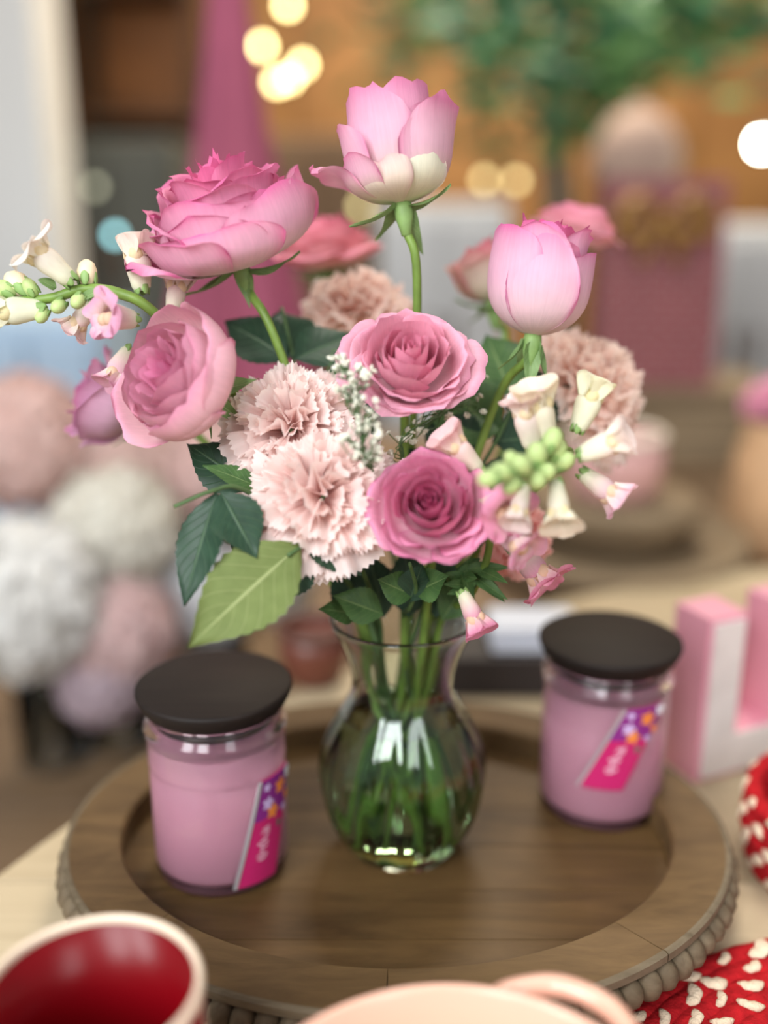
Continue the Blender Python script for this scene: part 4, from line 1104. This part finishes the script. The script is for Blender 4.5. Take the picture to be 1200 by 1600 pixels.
# woven basket at the right edge
kb = np.array([.346, .645, 0.0])
bask = empty('woven_basket', kb, 'red and cream woven basket cut off by the right edge', 'basket')
first = None
for r_i in range(5):
    z = .007 + r_i * .0125; r = .070 + .006 * math.sin(r_i / 5 * PI * .9)
    n, m = 80, 8
    vs = []
    for i in range(n):
        a = 2 * PI * i / n
        bump = 1 + .15 * math.sin(i * PI * .5)
        for j in range(m):
            q = 2 * PI * j / m
            vs.append((kb[0] + (r + .0068 * math.cos(q) * bump) * math.cos(a), kb[1] + (r + .0068 * math.cos(q) * bump) * math.sin(a), z + .0070 * math.sin(q)))
    fs = [(i * m + j, i * m + (j + 1) % m, ((i + 1) % n) * m + (j + 1) % m, ((i + 1) % n) * m + j) for i in range(n) for j in range(m)]
    build('braid_ring', vs, [q[::-1] for q in fs], REDY, bask)
    for i in range(18):
        a = 2 * PI * (i + .5 * (r_i % 2)) / 18
        if first is None:
            T = np.linspace(-1, 1, 9)
            v, f = tube_mesh(np.stack([.0068 * T, .0012 * (1 - T ** 2), .0016 * (1 - T ** 2)], 1), [.0012, .0032, .0042, .0036, .0010], 8)
            first = o = build('cream_strand', v + origin_of(bask), f, CREY, bask)
        else:
            o = first.copy(); COL.objects.link(o)
        o.location = ((r + .0055) * math.cos(a), (r + .0055) * math.sin(a), z)
        o.rotation_euler = (0, rng.uniform(-.4, .4), a + PI / 2)
v, f = lathe([(0, .001), (.066, .001), (.066, .006), (0, .006)], 40, kb)
build('base', v, f, REDY, bask)

# ------------------------------------------------------------------ things behind the tray
PINKP = simple('pink_paint', (232, 160, 178), .5, noise=.06, nscale=12)
WHTP = simple('white_paint', (232, 224, 220), .5, noise=.10, nscale=30)
lb = PZ(1128, 1212, 0)
lett = empty('block_letter', lb, 'pink sided white block letter U standing on the table behind the right candle', 'letter')
def uprism(inset, y0, y1):
    W, Hh, t = .118, .150, .040
    o = inset
    pts = [(o, o), (W - o, o), (W - o, Hh - o), (W - t + o, Hh - o), (W - t + o, t + o * 0 - o * 0 + .0), (t - o, t), (t - o, Hh - o), (o, Hh - o)]
    pts = [(a - .03, b) for a, b in pts]
    vs = [(lb[0] + a, lb[1] + y0, b) for a, b in pts] + [(lb[0] + a, lb[1] + y1, b) for a, b in pts]
    n = len(pts)
    fs = [(i, (i + 1) % n, (i + 1) % n + n, i + n) for i in range(n)] + [(0, 1, 4, 5), (1, 2, 3, 4), (0, 5, 6, 7), (n + 5, n + 4, n + 1, n), (n + 4, n + 3, n + 2, n + 1), (n + 7, n + 6, n + 5, n)]
    return rot_about(np.array(vs), lb, D(24)), fs
build('block', *uprism(0, 0, .042), PINKP, lett, smooth=False)
build('front_panel', *uprism(.0045, -.003, .0), WHTP, lett, smooth=False)

# two-tier round wooden riser with cup
rz = PZ(1000, 962, -.04)
rs_c = np.array([rz[0], rz[1] + .185, -.04])
riser = empty('wooden_riser', rs_c, 'blurred two-tier round wooden riser behind the right of the bouquet', 'stand')
GREYW = wood('grey_wood', (112, 94, 72), (158, 138, 110), (6, 40, 40), .65, .2)
v, f = lathe([(0, 0), (.155, 0), (.165, .006), (.168, .020), (.185, .024), (.190, .032), (.190, .052), (.184, .058), (.176, .058), (.172, .046), (0, .046)], 64, rs_c); build('lower_tier', v, f, GREYW, riser)
v, f = lathe([(0, .046), (.095, .046), (.10, .05), (.10, .075), (.118, .080), (.122, .088), (.122, .106), (.118, .112), (0, .112)], 64, rs_c); build('upper_tier', v, f, GREYW, riser)
cc3 = rs_c + np.array([-.005, -.01, .112])
cup = empty('cup', cc3, 'blurred pale pink cup standing on the wooden riser', 'cup')
CUPP = simple('cup_pink', (226, 176, 172), .4); CUPC = simple('cup_cream', (236, 222, 206), .5)
v, f = lathe([(0, 0), (.05, 0), (.062, .012), (.068, .045), (.066, .085), (.062, .085), (.06, .02), (0, .014)], 40, cc3); build('cup_body', v, f, CUPP, cup)
v, f = lathe([(.066, .083), (.069, .086), (.069, .092), (.064, .095), (.060, .090)], 40, cc3); build('rim', v, f, CUPC, cup)
# peach vase with pink blossoms at the right edge
pv = PZ(1210, 885, -.04) + np.array([.01, .06, 0])
pvase = empty('peach_vase', pv, 'blurred tan vase with pink top at the right edge', 'vase')
v, f = lathe([(0, 0), (.045, 0), (.058, .02), (.066, .08), (.062, .15), (.05, .19), (.052, .205), (.047, .205), (.045, .18), (0, .03)], 40, pv); build('vase_body', v, f, simple('tan_glaze', (214, 172, 130), .5, noise=.12, nscale=20), pvase)
PKB = simple('pink_bloom', (226, 150, 176), .7, noise=.15, nscale=60)
for k in range(5):
    a = k * 1.26; cpt = pv + np.array([.03 * math.cos(a), .03 * math.sin(a), .225 + .012 * (k % 2)])
    parts = []
    for j in range(22):
        t_ = math.acos(1 - 1.7 * (j + .5) / 22); q = j * 2.4
        dv = np.array([math.sin(t_) * math.cos(q), math.sin(t_) * math.sin(q), math.cos(t_)])
        parts.append(ellipsoid(cpt + dv * .02, .012, .005, .013, frame(dv)[:2][::1] + (dv,), 6, 5))
    build('bloom', *merge(parts), PKB, pvase)

# gift bag on a crate
gb = PY(1022, 604, 2.05)
crate = empty('wooden_crate', (gb[0], gb[1] + .08, -.04), 'blurred greyish wooden crate under the red patterned bag', 'crate')
ct = gb[2]
for k in range(3):
    z0 = -.04 + k * (ct + .04) / 3
    for yb in (gb[1] - .02, gb[1] + .19):
        build('slat', *box_mesh(gb[0] - .20, gb[0] + .24, yb, yb + .015, z0 + .004, z0 + (ct + .04) / 3 - .004), GREYW, crate, smooth=False)
    for xb in (gb[0] - .20, gb[0] + .225):
        build('slat', *box_mesh(xb, xb + .015, gb[1] - .005, gb[1] + .19, z0 + .004, z0 + (ct + .04) / 3 - .004), GREYW, crate, smooth=False)
build('lid_board', *box_mesh(gb[0] - .21, gb[0] + .25, gb[1] - .03, gb[1] + .215, ct - .012, ct), GREYW, crate, smooth=False)
bag = empty('gift_bag', gb + np.array([0, .05, 0]), 'blurred dark pink patterned gift bag with gold bow at the right', 'bag')
def bag_mat():
    m, nt, b, out = nodes_of('bag_print')
    tc = nt.nodes.new('ShaderNodeTexCoord'); ck = nt.nodes.new('ShaderNodeTexBrick')
    ck.inputs['Scale'].default_value = 14; ck.inputs['Mortar Size'].default_value = .025; ck.inputs['Mortar Smooth'].default_value = .4
    ck.inputs['Color1'].default_value = (*lin(112, 40, 46), 1); ck.inputs['Color2'].default_value = (*lin(128, 56, 60), 1); ck.inputs['Mortar'].default_value = (*lin(180, 138, 140), 1)
    mp = nt.nodes.new('ShaderNodeMapping'); mp.inputs['Rotation'].default_value = (PI / 2, 0, 0)
    nt.links.new(tc.outputs['Object'], mp.inputs[0]); nt.links.new(mp.outputs[0], ck.inputs['Vector']); nt.links.new(ck.outputs[0], b.inputs['Base Color'])
    b.inputs['Roughness'].default_value = .6
    return m
bw, bhh, bd = .118, .40, .11
vs = [(gb[0] - bw, gb[1], ct), (gb[0] + bw, gb[1], ct), (gb[0] + bw, gb[1] + bd, ct), (gb[0] - bw, gb[1] + bd, ct),
      (gb[0] - bw, gb[1] + .012, ct + bhh), (gb[0] + bw, gb[1] + .012, ct + bhh), (gb[0] + bw, gb[1] + bd - .012, ct + bhh), (gb[0] - bw, gb[1] + bd - .012, ct + bhh),
      (gb[0] - bw + .006, gb[1] + bd / 2, ct + bhh * .5), (gb[0] + bw - .006, gb[1] + bd / 2, ct + bhh * .5)]
build('bag_body', vs, [(0, 1, 5, 4), (1, 2, 9), (2, 6, 9), (6, 5, 9), (5, 1, 9), (2, 3, 7, 6), (3, 0, 8), (0, 4, 8), (4, 7, 8), (7, 3, 8), (0, 3, 2, 1)], bag_mat(), bag, smooth=False)
GOLD = simple('gold_ribbon', (150, 112, 52), .4, metal=.3)
bowc = np.array([gb[0] - .01, gb[1] - .012, ct + bhh * .80])
for s in (-1, 1):
    lp = catmull([bowc, bowc + (s * .04, -.01, .035), bowc + (s * .08, -.005, .02), bowc + (s * .075, 0, -.02), bowc + (s * .035, -.004, -.018), bowc], 6)
    v, f = tube_mesh(lp, [.008, .016, .018, .016, .008], 8); build('bow_loop', v, f, GOLD, bag)
    tl = catmull([bowc, bowc + (s * .02, -.004, -.03), bowc + (s * .035, 0, -.075)], 6)
    v, f = tube_mesh(tl, [.008, .010, .012], 6); build('bow_tail', v, f, GOLD, bag)
v, f = ellipsoid(bowc + (0, -.008, 0), .016, .012, .016); build('bow_knot', v, f, GOLD, bag)

# dark low box with white cloth, and a red-brown bowl, directly behind the vase
db = PZ(772, 1090, 0)
dbx = empty('dark_tray', (db[0], db[1] + .06, 0), 'low dark slate tray on the table behind the vase', 'tray')
SLATE = simple('slate_black', (44, 38, 38), .6, noise=.2, nscale=20)
build('tray_base', *box_mesh(db[0] - .075, db[0] + .105, db[1] + .005, db[1] + .11, 0, .034, .003), SLATE, dbx, smooth=False)
build('tray_side', *box_mesh(db[0] - .078, db[0] + .108, db[1], db[1] + .006, 0, .042, .0015), SLATE, dbx, smooth=False)
build('tray_side', *box_mesh(db[0] - .078, db[0] + .108, db[1] + .109, db[1] + .115, 0, .042, .0015), SLATE, dbx, smooth=False)
nap = build('napkin', *merge([box_mesh(db[0] + .0, db[0] + .09, db[1] + .03 + .002 * k, db[1] + .105 - .002 * k, .034 + .006 * k, .0395 + .006 * k, .0024) for k in range(4)]), simple('white_cloth', (222, 226, 236), .8, noise=.05, nscale=20), smooth=False)
tag(nap, 'folded white cloth on the dark tray behind the vase', 'cloth')
rb = PZ(492, 1062, 0)
rbowl = empty('brown_bowl', rb, 'small blurred red brown pot behind the vase, left of the stems', 'pot')
v, f = lathe([(0, 0), (.022, 0), (.03, .01), (.036, .035), (.035, .055), (.031, .055), (.028, .015), (0, .008)], 32, rb); build('pot_body', v, f, simple('russet_glaze', (112, 62, 48), .4), rbowl)
v, f = lathe([(.034, .052), (.0385, .056), (.0385, .062), (.033, .064), (.030, .058)], 32, rb); build('rim', v, f, simple('russet_rim', (92, 58, 48), .4), rbowl)

# ------------------------------------------------------------------ blurred pompom flowers in glass vases at the left
BGL = simple('bg_stem', (96, 98, 84), .6)
VG2 = glass('jar_clear', (244, 248, 250), 1.3)
def pompom(label, u, v_, d, r, col, foot, seed):
    rg = np.random.default_rng(seed)
    c = P(u, v_, d)
    root = empty('hydrangea', foot, label, 'flower', 'blurred pale flowers behind the left candle')
    N = 90; ns, nt = 5, 4
    T, S = np.meshgrid(np.linspace(0, 1, nt), np.linspace(-1, 1, ns), indexing='ij')
    Vs, Fs = [], []
    for k in range(N):
        t_ = math.acos(1 - 1.9 * (k + .5) / N); q = k * 2.39996
        dv = np.array([math.sin(t_) * math.cos(q), math.sin(t_) * math.sin(q), math.cos(t_)]) + rg.normal(size=3) * .06
        dv /= np.linalg.norm(dv)
        x, y, _ = frame(dv, np.array([1., .2, .3]))
        for j in range(4):
            a = j * PI / 2 + rg.uniform(0, 1)
            o = math.cos(a) * x + math.sin(a) * y; sd = -math.sin(a) * x + math.cos(a) * y
            p = c + dv * r * rg.uniform(.88, 1.0) + (T * r * .30)[..., None] * o + (S * r * .16 * np.sin(PI * np.clip(T * .8 + .1, 0, 1)))[..., None] * sd + ((T ** 2 * .05 - S ** 2 * .03) * r)[..., None] * dv
            Fs += [tuple(i + len(Vs) * ns * nt for i in fc) for fc in grid_faces(ns, nt)]
            Vs.append(p.reshape(-1, 3))
    vs = np.concatenate(Vs)
    cc = np.broadcast_to(lin(*col), (len(vs), 3)) * (1 + .12 * rg.normal(size=(len(vs), 1)).clip(-1, 1))
    bl = build('bloom', vs, Fs, CPETAL, root, cols=np.clip(cc, 0, 1), uvs=np.zeros((len(vs), 2)))
    bl['kind'] = 'stuff'
    v, f = ellipsoid(c, r * .86, r * .86, r * .86)
    build('bloom_core', v, f, CPETAL, root, cols=np.broadcast_to(lin(*col) * .9, (len(v), 3)), uvs=np.zeros((len(v), 2)))
    v, f = tube_mesh(catmull([c, c * .6 + np.asarray(foot) * .4 + (0, 0, -.02), np.asarray(foot) + (0, 0, .012)], 6), .0028, 7)
    build('stem', v, f, BGL, root)
    return root
jar_spots = [PZ(70, 1215, -.30) + np.array([0, .05, 0]), PZ(180, 1185, -.30) + np.array([0, .05, 0]), PZ(330, 1150, -.30) + np.array([0, .07, 0])]
JL = ['blurred clear glass vase at the far left under white blooms', 'blurred clear glass vase behind the left candle', 'blurred clear glass vase behind the left candle lid']
for k, js in enumerate(jar_spots):
    gv = empty('glass_vase', js, JL[k], 'vase', 'clear vases of pale flowers')
    v, f = lathe([(0, 0), (.044, 0), (.048, .003), (.048, .20), (.0458, .20), (.0458, .008), (0, .007)], 40, js); build('vase_body', v, f, VG2, gv)
for i, (lb_, u, v_, d, r, col, j) in enumerate([
        ('big white blurred bloom at the far left edge', 40, 935, .93, .076, (248, 246, 242), 0), ('white blurred bloom above the left candle', 180, 830, .99, .062, (246, 242, 232), 0),
        ('pale pink blurred bloom just left of the left candle lid', 178, 985, .97, .060, (238, 212, 210), 1), ('peach blurred bloom highest at the far left', 40, 690, 1.02, .068, (240, 212, 204), 0),
        ('pink blurred bloom left of the hanging leaves', 200, 700, 1.06, .062, (240, 214, 206), 1), ('white blurred bloom behind the pale green leaf', 310, 930, 1.05, .058, (226, 226, 228), 2),
        ('pink blurred bloom behind the twig leaves', 320, 740, 1.08, .060, (238, 210, 204), 2), ('cream blurred bloom behind the dark leaves', 420, 900, 1.10, .052, (224, 216, 206), 2),
        ('lilac white blurred bloom beside the left candle lid', 160, 1065, .96, .042, (214, 196, 204), 1)]):
    pompom(lb_, u, v_, d * 1.42, r * 1.42, col, jar_spots[j] + np.array([.016 * math.cos(i * 2.1), .016 * math.sin(i * 2.1), .008]), 40 + i)

# ------------------------------------------------------------------ hanging pink scarf
SCARF = simple('pink_scarf', (150, 72, 96), .8, noise=.12, nscale=6)
top, bot = PY(352, -120, 1.7), PY(372, 640, 1.7)
sc_h = top[2] - bot[2]
scarf = empty('hanging_scarf', bot, 'blurred dusky pink cloth hanging behind the biggest rose', 'scarf')
ns, nt = 60, 30
T, A = np.meshgrid(np.linspace(0, 1, nt), np.linspace(0, 2 * PI, ns, endpoint=False), indexing='ij')
rad = (.022 + .100 * T ** 1.25) * (1 + .22 * T * np.sin(7 * A + 2 * T) + .10 * T * np.sin(13 * A))
pos = top + (T * 1.0)[..., None] * (bot - top) + np.stack([rad * np.cos(A), rad * .55 * np.sin(A), 0 * A], -1)
build('cloth', pos.reshape(-1, 3), grid_faces(ns, nt, True) , SCARF, scarf)
v, f = tube_mesh([top + (0, 0, -.01), top + (0, 0, .06)], .024, 12); build('gather_knot', v, f, SCARF, scarf)
v, f = tube_mesh([top + (0, 0, .05), (top[0], top[1], 3.3)], .003, 6); build('cord', v, f, BGL, scarf)

# ------------------------------------------------------------------ far shop interior: beams, shelf, tree, white goods, string lights
beams = build('trim_1', *merge([rot_about(box_mesh(-2.0, -.45, 4.9, 5.0, 2.05, 2.2, .01)[0], np.zeros(3), 0) for _ in range(1)] and [box_mesh(-1.9, -.3, 4.9, 5.0, 1.95, 2.12, .01)]), BEAMW, smooth=False)
tag(beams, 'dark wooden beam across the far wall', kind='structure')
shelf = empty('shelf_unit', (-.75, 3.6, -.8), 'blurred dark brown wooden shelf unit at the upper left', 'shelf')
sx0, sx1 = PY(112, 100, 3.6)[0], PY(320, 100, 3.6)[0]
for x in (sx0, sx1 - .04):
    build('side_panel', *box_mesh(x, x + .04, 3.5, 3.8, -.8, 1.5), BEAMW, shelf, smooth=False)
for z in (-.5, -.1, .3, .72, 1.1, 1.46):
    build('shelf_board', *box_mesh(sx0 + .04, sx1 - .04, 3.5, 3.8, z, z + .04), BEAMW, shelf, smooth=False)
build('back_panel', *box_mesh(sx0, sx1, 3.8, 3.82, -.8, 1.5), simple('amber_wood', (176, 112, 56), .6, noise=.2, nscale=4), shelf, smooth=False)
# green tree
tr0 = PY(868, 300, 3.4)
tree = empty('tree', (tr0[0], 3.4, -.8), 'blurred green leafy tree at the upper right', 'tree')
trunk = catmull([(tr0[0], 3.4, -.8), (tr0[0] + .03, 3.4, .2), (tr0[0] - .02, 3.4, .8), (tr0[0] + .02, 3.4, 1.5)], 6)
build('trunk', *tube_mesh(trunk, [.06, .05, .04, .03], 10), simple('bark', (92, 96, 90), .8, noise=.2, nscale=12), tree)
leafv, leaff = [[], []], [[], []]
lt, lS = np.meshgrid(np.linspace(0, 1, 4), np.linspace(-1, 1, 3), indexing='ij')
for (u, v_, su, sv, n) in [(640, 40, 70, 55, 90), (760, 130, 70, 60, 80), (900, 60, 120, 60, 150), (1000, 60, 90, 50, 110), (860, 180, 60, 50, 60), (1060, 10, 90, 40, 80), (800, 20, 100, 40, 90), (940, 130, 60, 50, 60), (1150, 15, 60, 30, 50), (960, 225, 40, 40, 26)]:
    br = catmull([trunk[-3], (trunk[-1] + PY(u, v_, 3.4)) / 2 + (0, .1, .05), PY(u, v_, 3.4)], 5)
    build('branch', *tube_mesh(br, [.02, .012, .006], 6), MATS['bark'], tree)
    for k in range(n):
        if k % 5 < 1: continue
        c = PY(u + rng.normal() * su * .8, v_ + rng.normal() * sv * .8, 3.4 + rng.normal() * .15)
        dv = rng.normal(size=3); dv /= np.linalg.norm(dv)
        x, y, _ = frame(dv)
        L = rng.uniform(.07, .12)
        p = c + (lt * L)[..., None] * x + (lS * L * .25 * np.sin(PI * (lt * .85 + .08)))[..., None] * y + (lt ** 2 * L * .2)[..., None] * dv
        w = int(rng.uniform() < .5)
        o = sum(len(q) for q in leafv[w])
        leaff[w] += [tuple(i + o for i in fc) for fc in grid_faces(3, 4)]
        leafv[w].append(p.reshape(-1, 3))
for w, m_ in ((0, LEAF_BG), (1, LEAF_BG2)):
    fo = build('foliage', np.concatenate(leafv[w]), leaff[w], m_, tree); fo['kind'] = 'stuff'
# pale goods further back
def blob_goods(name, label, cat, u, v0, v1, wpx, y, col, kind):
    b0 = PY(u, v1, y); t0 = PY(u, v0, y); w = wpx / FPX * y * .52; h = t0[2] - b0[2]
    root = empty(name, (b0[0], y, -.8), label, cat)
    m_ = simple(name + '_paint', col, .7, noise=.06, nscale=4)
    if kind == 'cabinet':
        build('body', *box_mesh(b0[0] - w, b0[0] + w, y, y + .35, -.8, t0[2], .01), m_, root, smooth=False)
        dr = build('door', *box_mesh(b0[0] - w + .02, b0[0] - .005, y - .02, y, -.7, t0[2] - .04, .005), m_, root, smooth=False)
        build('handle', *box_mesh(b0[0] - .04, b0[0] - .025, y - .035, y - .02, t0[2] - .4, t0[2] - .28), BEAMW, dr, smooth=False)
        dr = build('door', *box_mesh(b0[0] + .005, b0[0] + w - .02, y - .02, y, -.7, t0[2] - .04, .005), m_, root, smooth=False)
        build('handle', *box_mesh(b0[0] + .025, b0[0] + .04, y - .035, y - .02, t0[2] - .4, t0[2] - .28), BEAMW, dr, smooth=False)
    else:
        v, f = lathe([(0, -.8 - b0[2]), (w * .7, -.8 - b0[2]), (w * .5, -.05), (w * .9, .02), (w * 1.05, h * .35), (w * .9, h * .65), (w * .55, h * .9), (0, h)], 24, b0, rmod=lambda k, z: 1 + .1 * math.cos(7 * k))
        build('draped_cloth', v, f, m_, root)
        v, f = ellipsoid(b0 + (0, 0, h * .98), w * .2, w * .2, w * .2); build('finial', v, f, m_, root)
    return root
blob_goods('white_cabinet', 'blurred white cabinet behind the topmost rose stem', 'cabinet', 690, 318, 620, 190, 2.75, (206, 208, 208), 'cabinet')
blob_goods('grey_cabinet', 'blurred grey white cabinet at the far right', 'cabinet', 1150, 350, 640, 150, 2.9, (196, 196, 196), 'cabinet')
blob_goods('blue_glow_box', 'blurred pale blue box standing in for reflected glow low at the far left', 'cabinet', 60, 500, 700, 220, 2.2, (176, 200, 222), 'cabinet')  # added box, its pale blue paint imitates a blue-white window reflection
blob_goods('dark_cabinet', 'blurred dark green grey cabinet left of the biggest rose', 'cabinet', 190, 215, 560, 190, 3.1, (84, 84, 76), 'cabinet')
blob_goods('draped_form', 'blurred pale pink draped form in front of the tree', 'decor', 990, 165, 300, 120, 2.9, (172, 146, 132), 'form')
blob_goods('brown_cabinet', 'blurred brown wooden cabinet behind the bouquet', 'cabinet', 500, 210, 620, 260, 3.4, (120, 92, 66), 'cabinet')

# string-light bulbs
def bulb_mat(name, col, st):
    m, nt, b, out = nodes_of(name)
    e = nt.nodes.new('ShaderNodeEmission'); e.inputs[0].default_value = (*lin(*col), 1); e.inputs[1].default_value = st
    nt.links.new(e.outputs[0], out.inputs[0]); return m
BW = bulb_mat('bulb_warm', (255, 232, 160), 16); BD = bulb_mat('bulb_dim', (232, 214, 150), 5); BT = bulb_mat('bulb_teal', (150, 214, 220), 7); BX = bulb_mat('bulb_white', (255, 250, 232), 60); BF = bulb_mat('bulb_faint', (200, 200, 170), 2.6)
for (u, v_, m_, y, lab) in [(450, 8, BW, 3.2, 'warm glowing string light, topmost of the cluster above the roses'), (410, 72, BW, 3.2, 'warm glowing string light, leftmost of the cluster above the roses'), (473, 101, BW, 3.2, 'warm glowing string light, rightmost of the cluster above the roses'), (452, 122, BW, 3.2, 'warm glowing string light, lowest right of the cluster above the roses'), (433, 128, BW, 3.2, 'warm glowing string light, lowest left of the cluster above the roses'),
                       (757, 281, BD, 3.0, 'pale yellow light, left one of the pair right of the topmost rose'), (807, 282, BD, 3.0, 'pale yellow light, right one of the pair right of the topmost rose'), (1190, 225, BX, 2.8, 'brilliant white lamp at the right edge'), (97, 289, BF, 2.9, 'faint grey light, left one of the dim pair at the left'), (148, 292, BF, 2.9, 'faint light, right one of the dim pair at the left'), (180, 367, BT, 2.4, 'pale teal light beside the biggest rose'), (565, 322, BD, 2.9, 'cream light just under the topmost rose')]:
    c = PY(u, v_, y)
    root = empty('light_bulb', c, lab, 'light', 'string light bulbs in the background')
    br = .0125 * y / 3 if m_ is not BX else .018
    v, f = ellipsoid(c, br, br, br * 1.15, None, 14, 10); build('bulb', v, f, m_, root)
    v, f = tube_mesh([c + (0, 0, br), c + (0, 0, br * 2.2)], br * .55, 8); build('socket', v, f, BGL, root)
    v, f = tube_mesh([c + (0, 0, br * 2.1), (c[0], c[1], 3.3)], .0015, 5); build('wire', v, f, BGL, root)
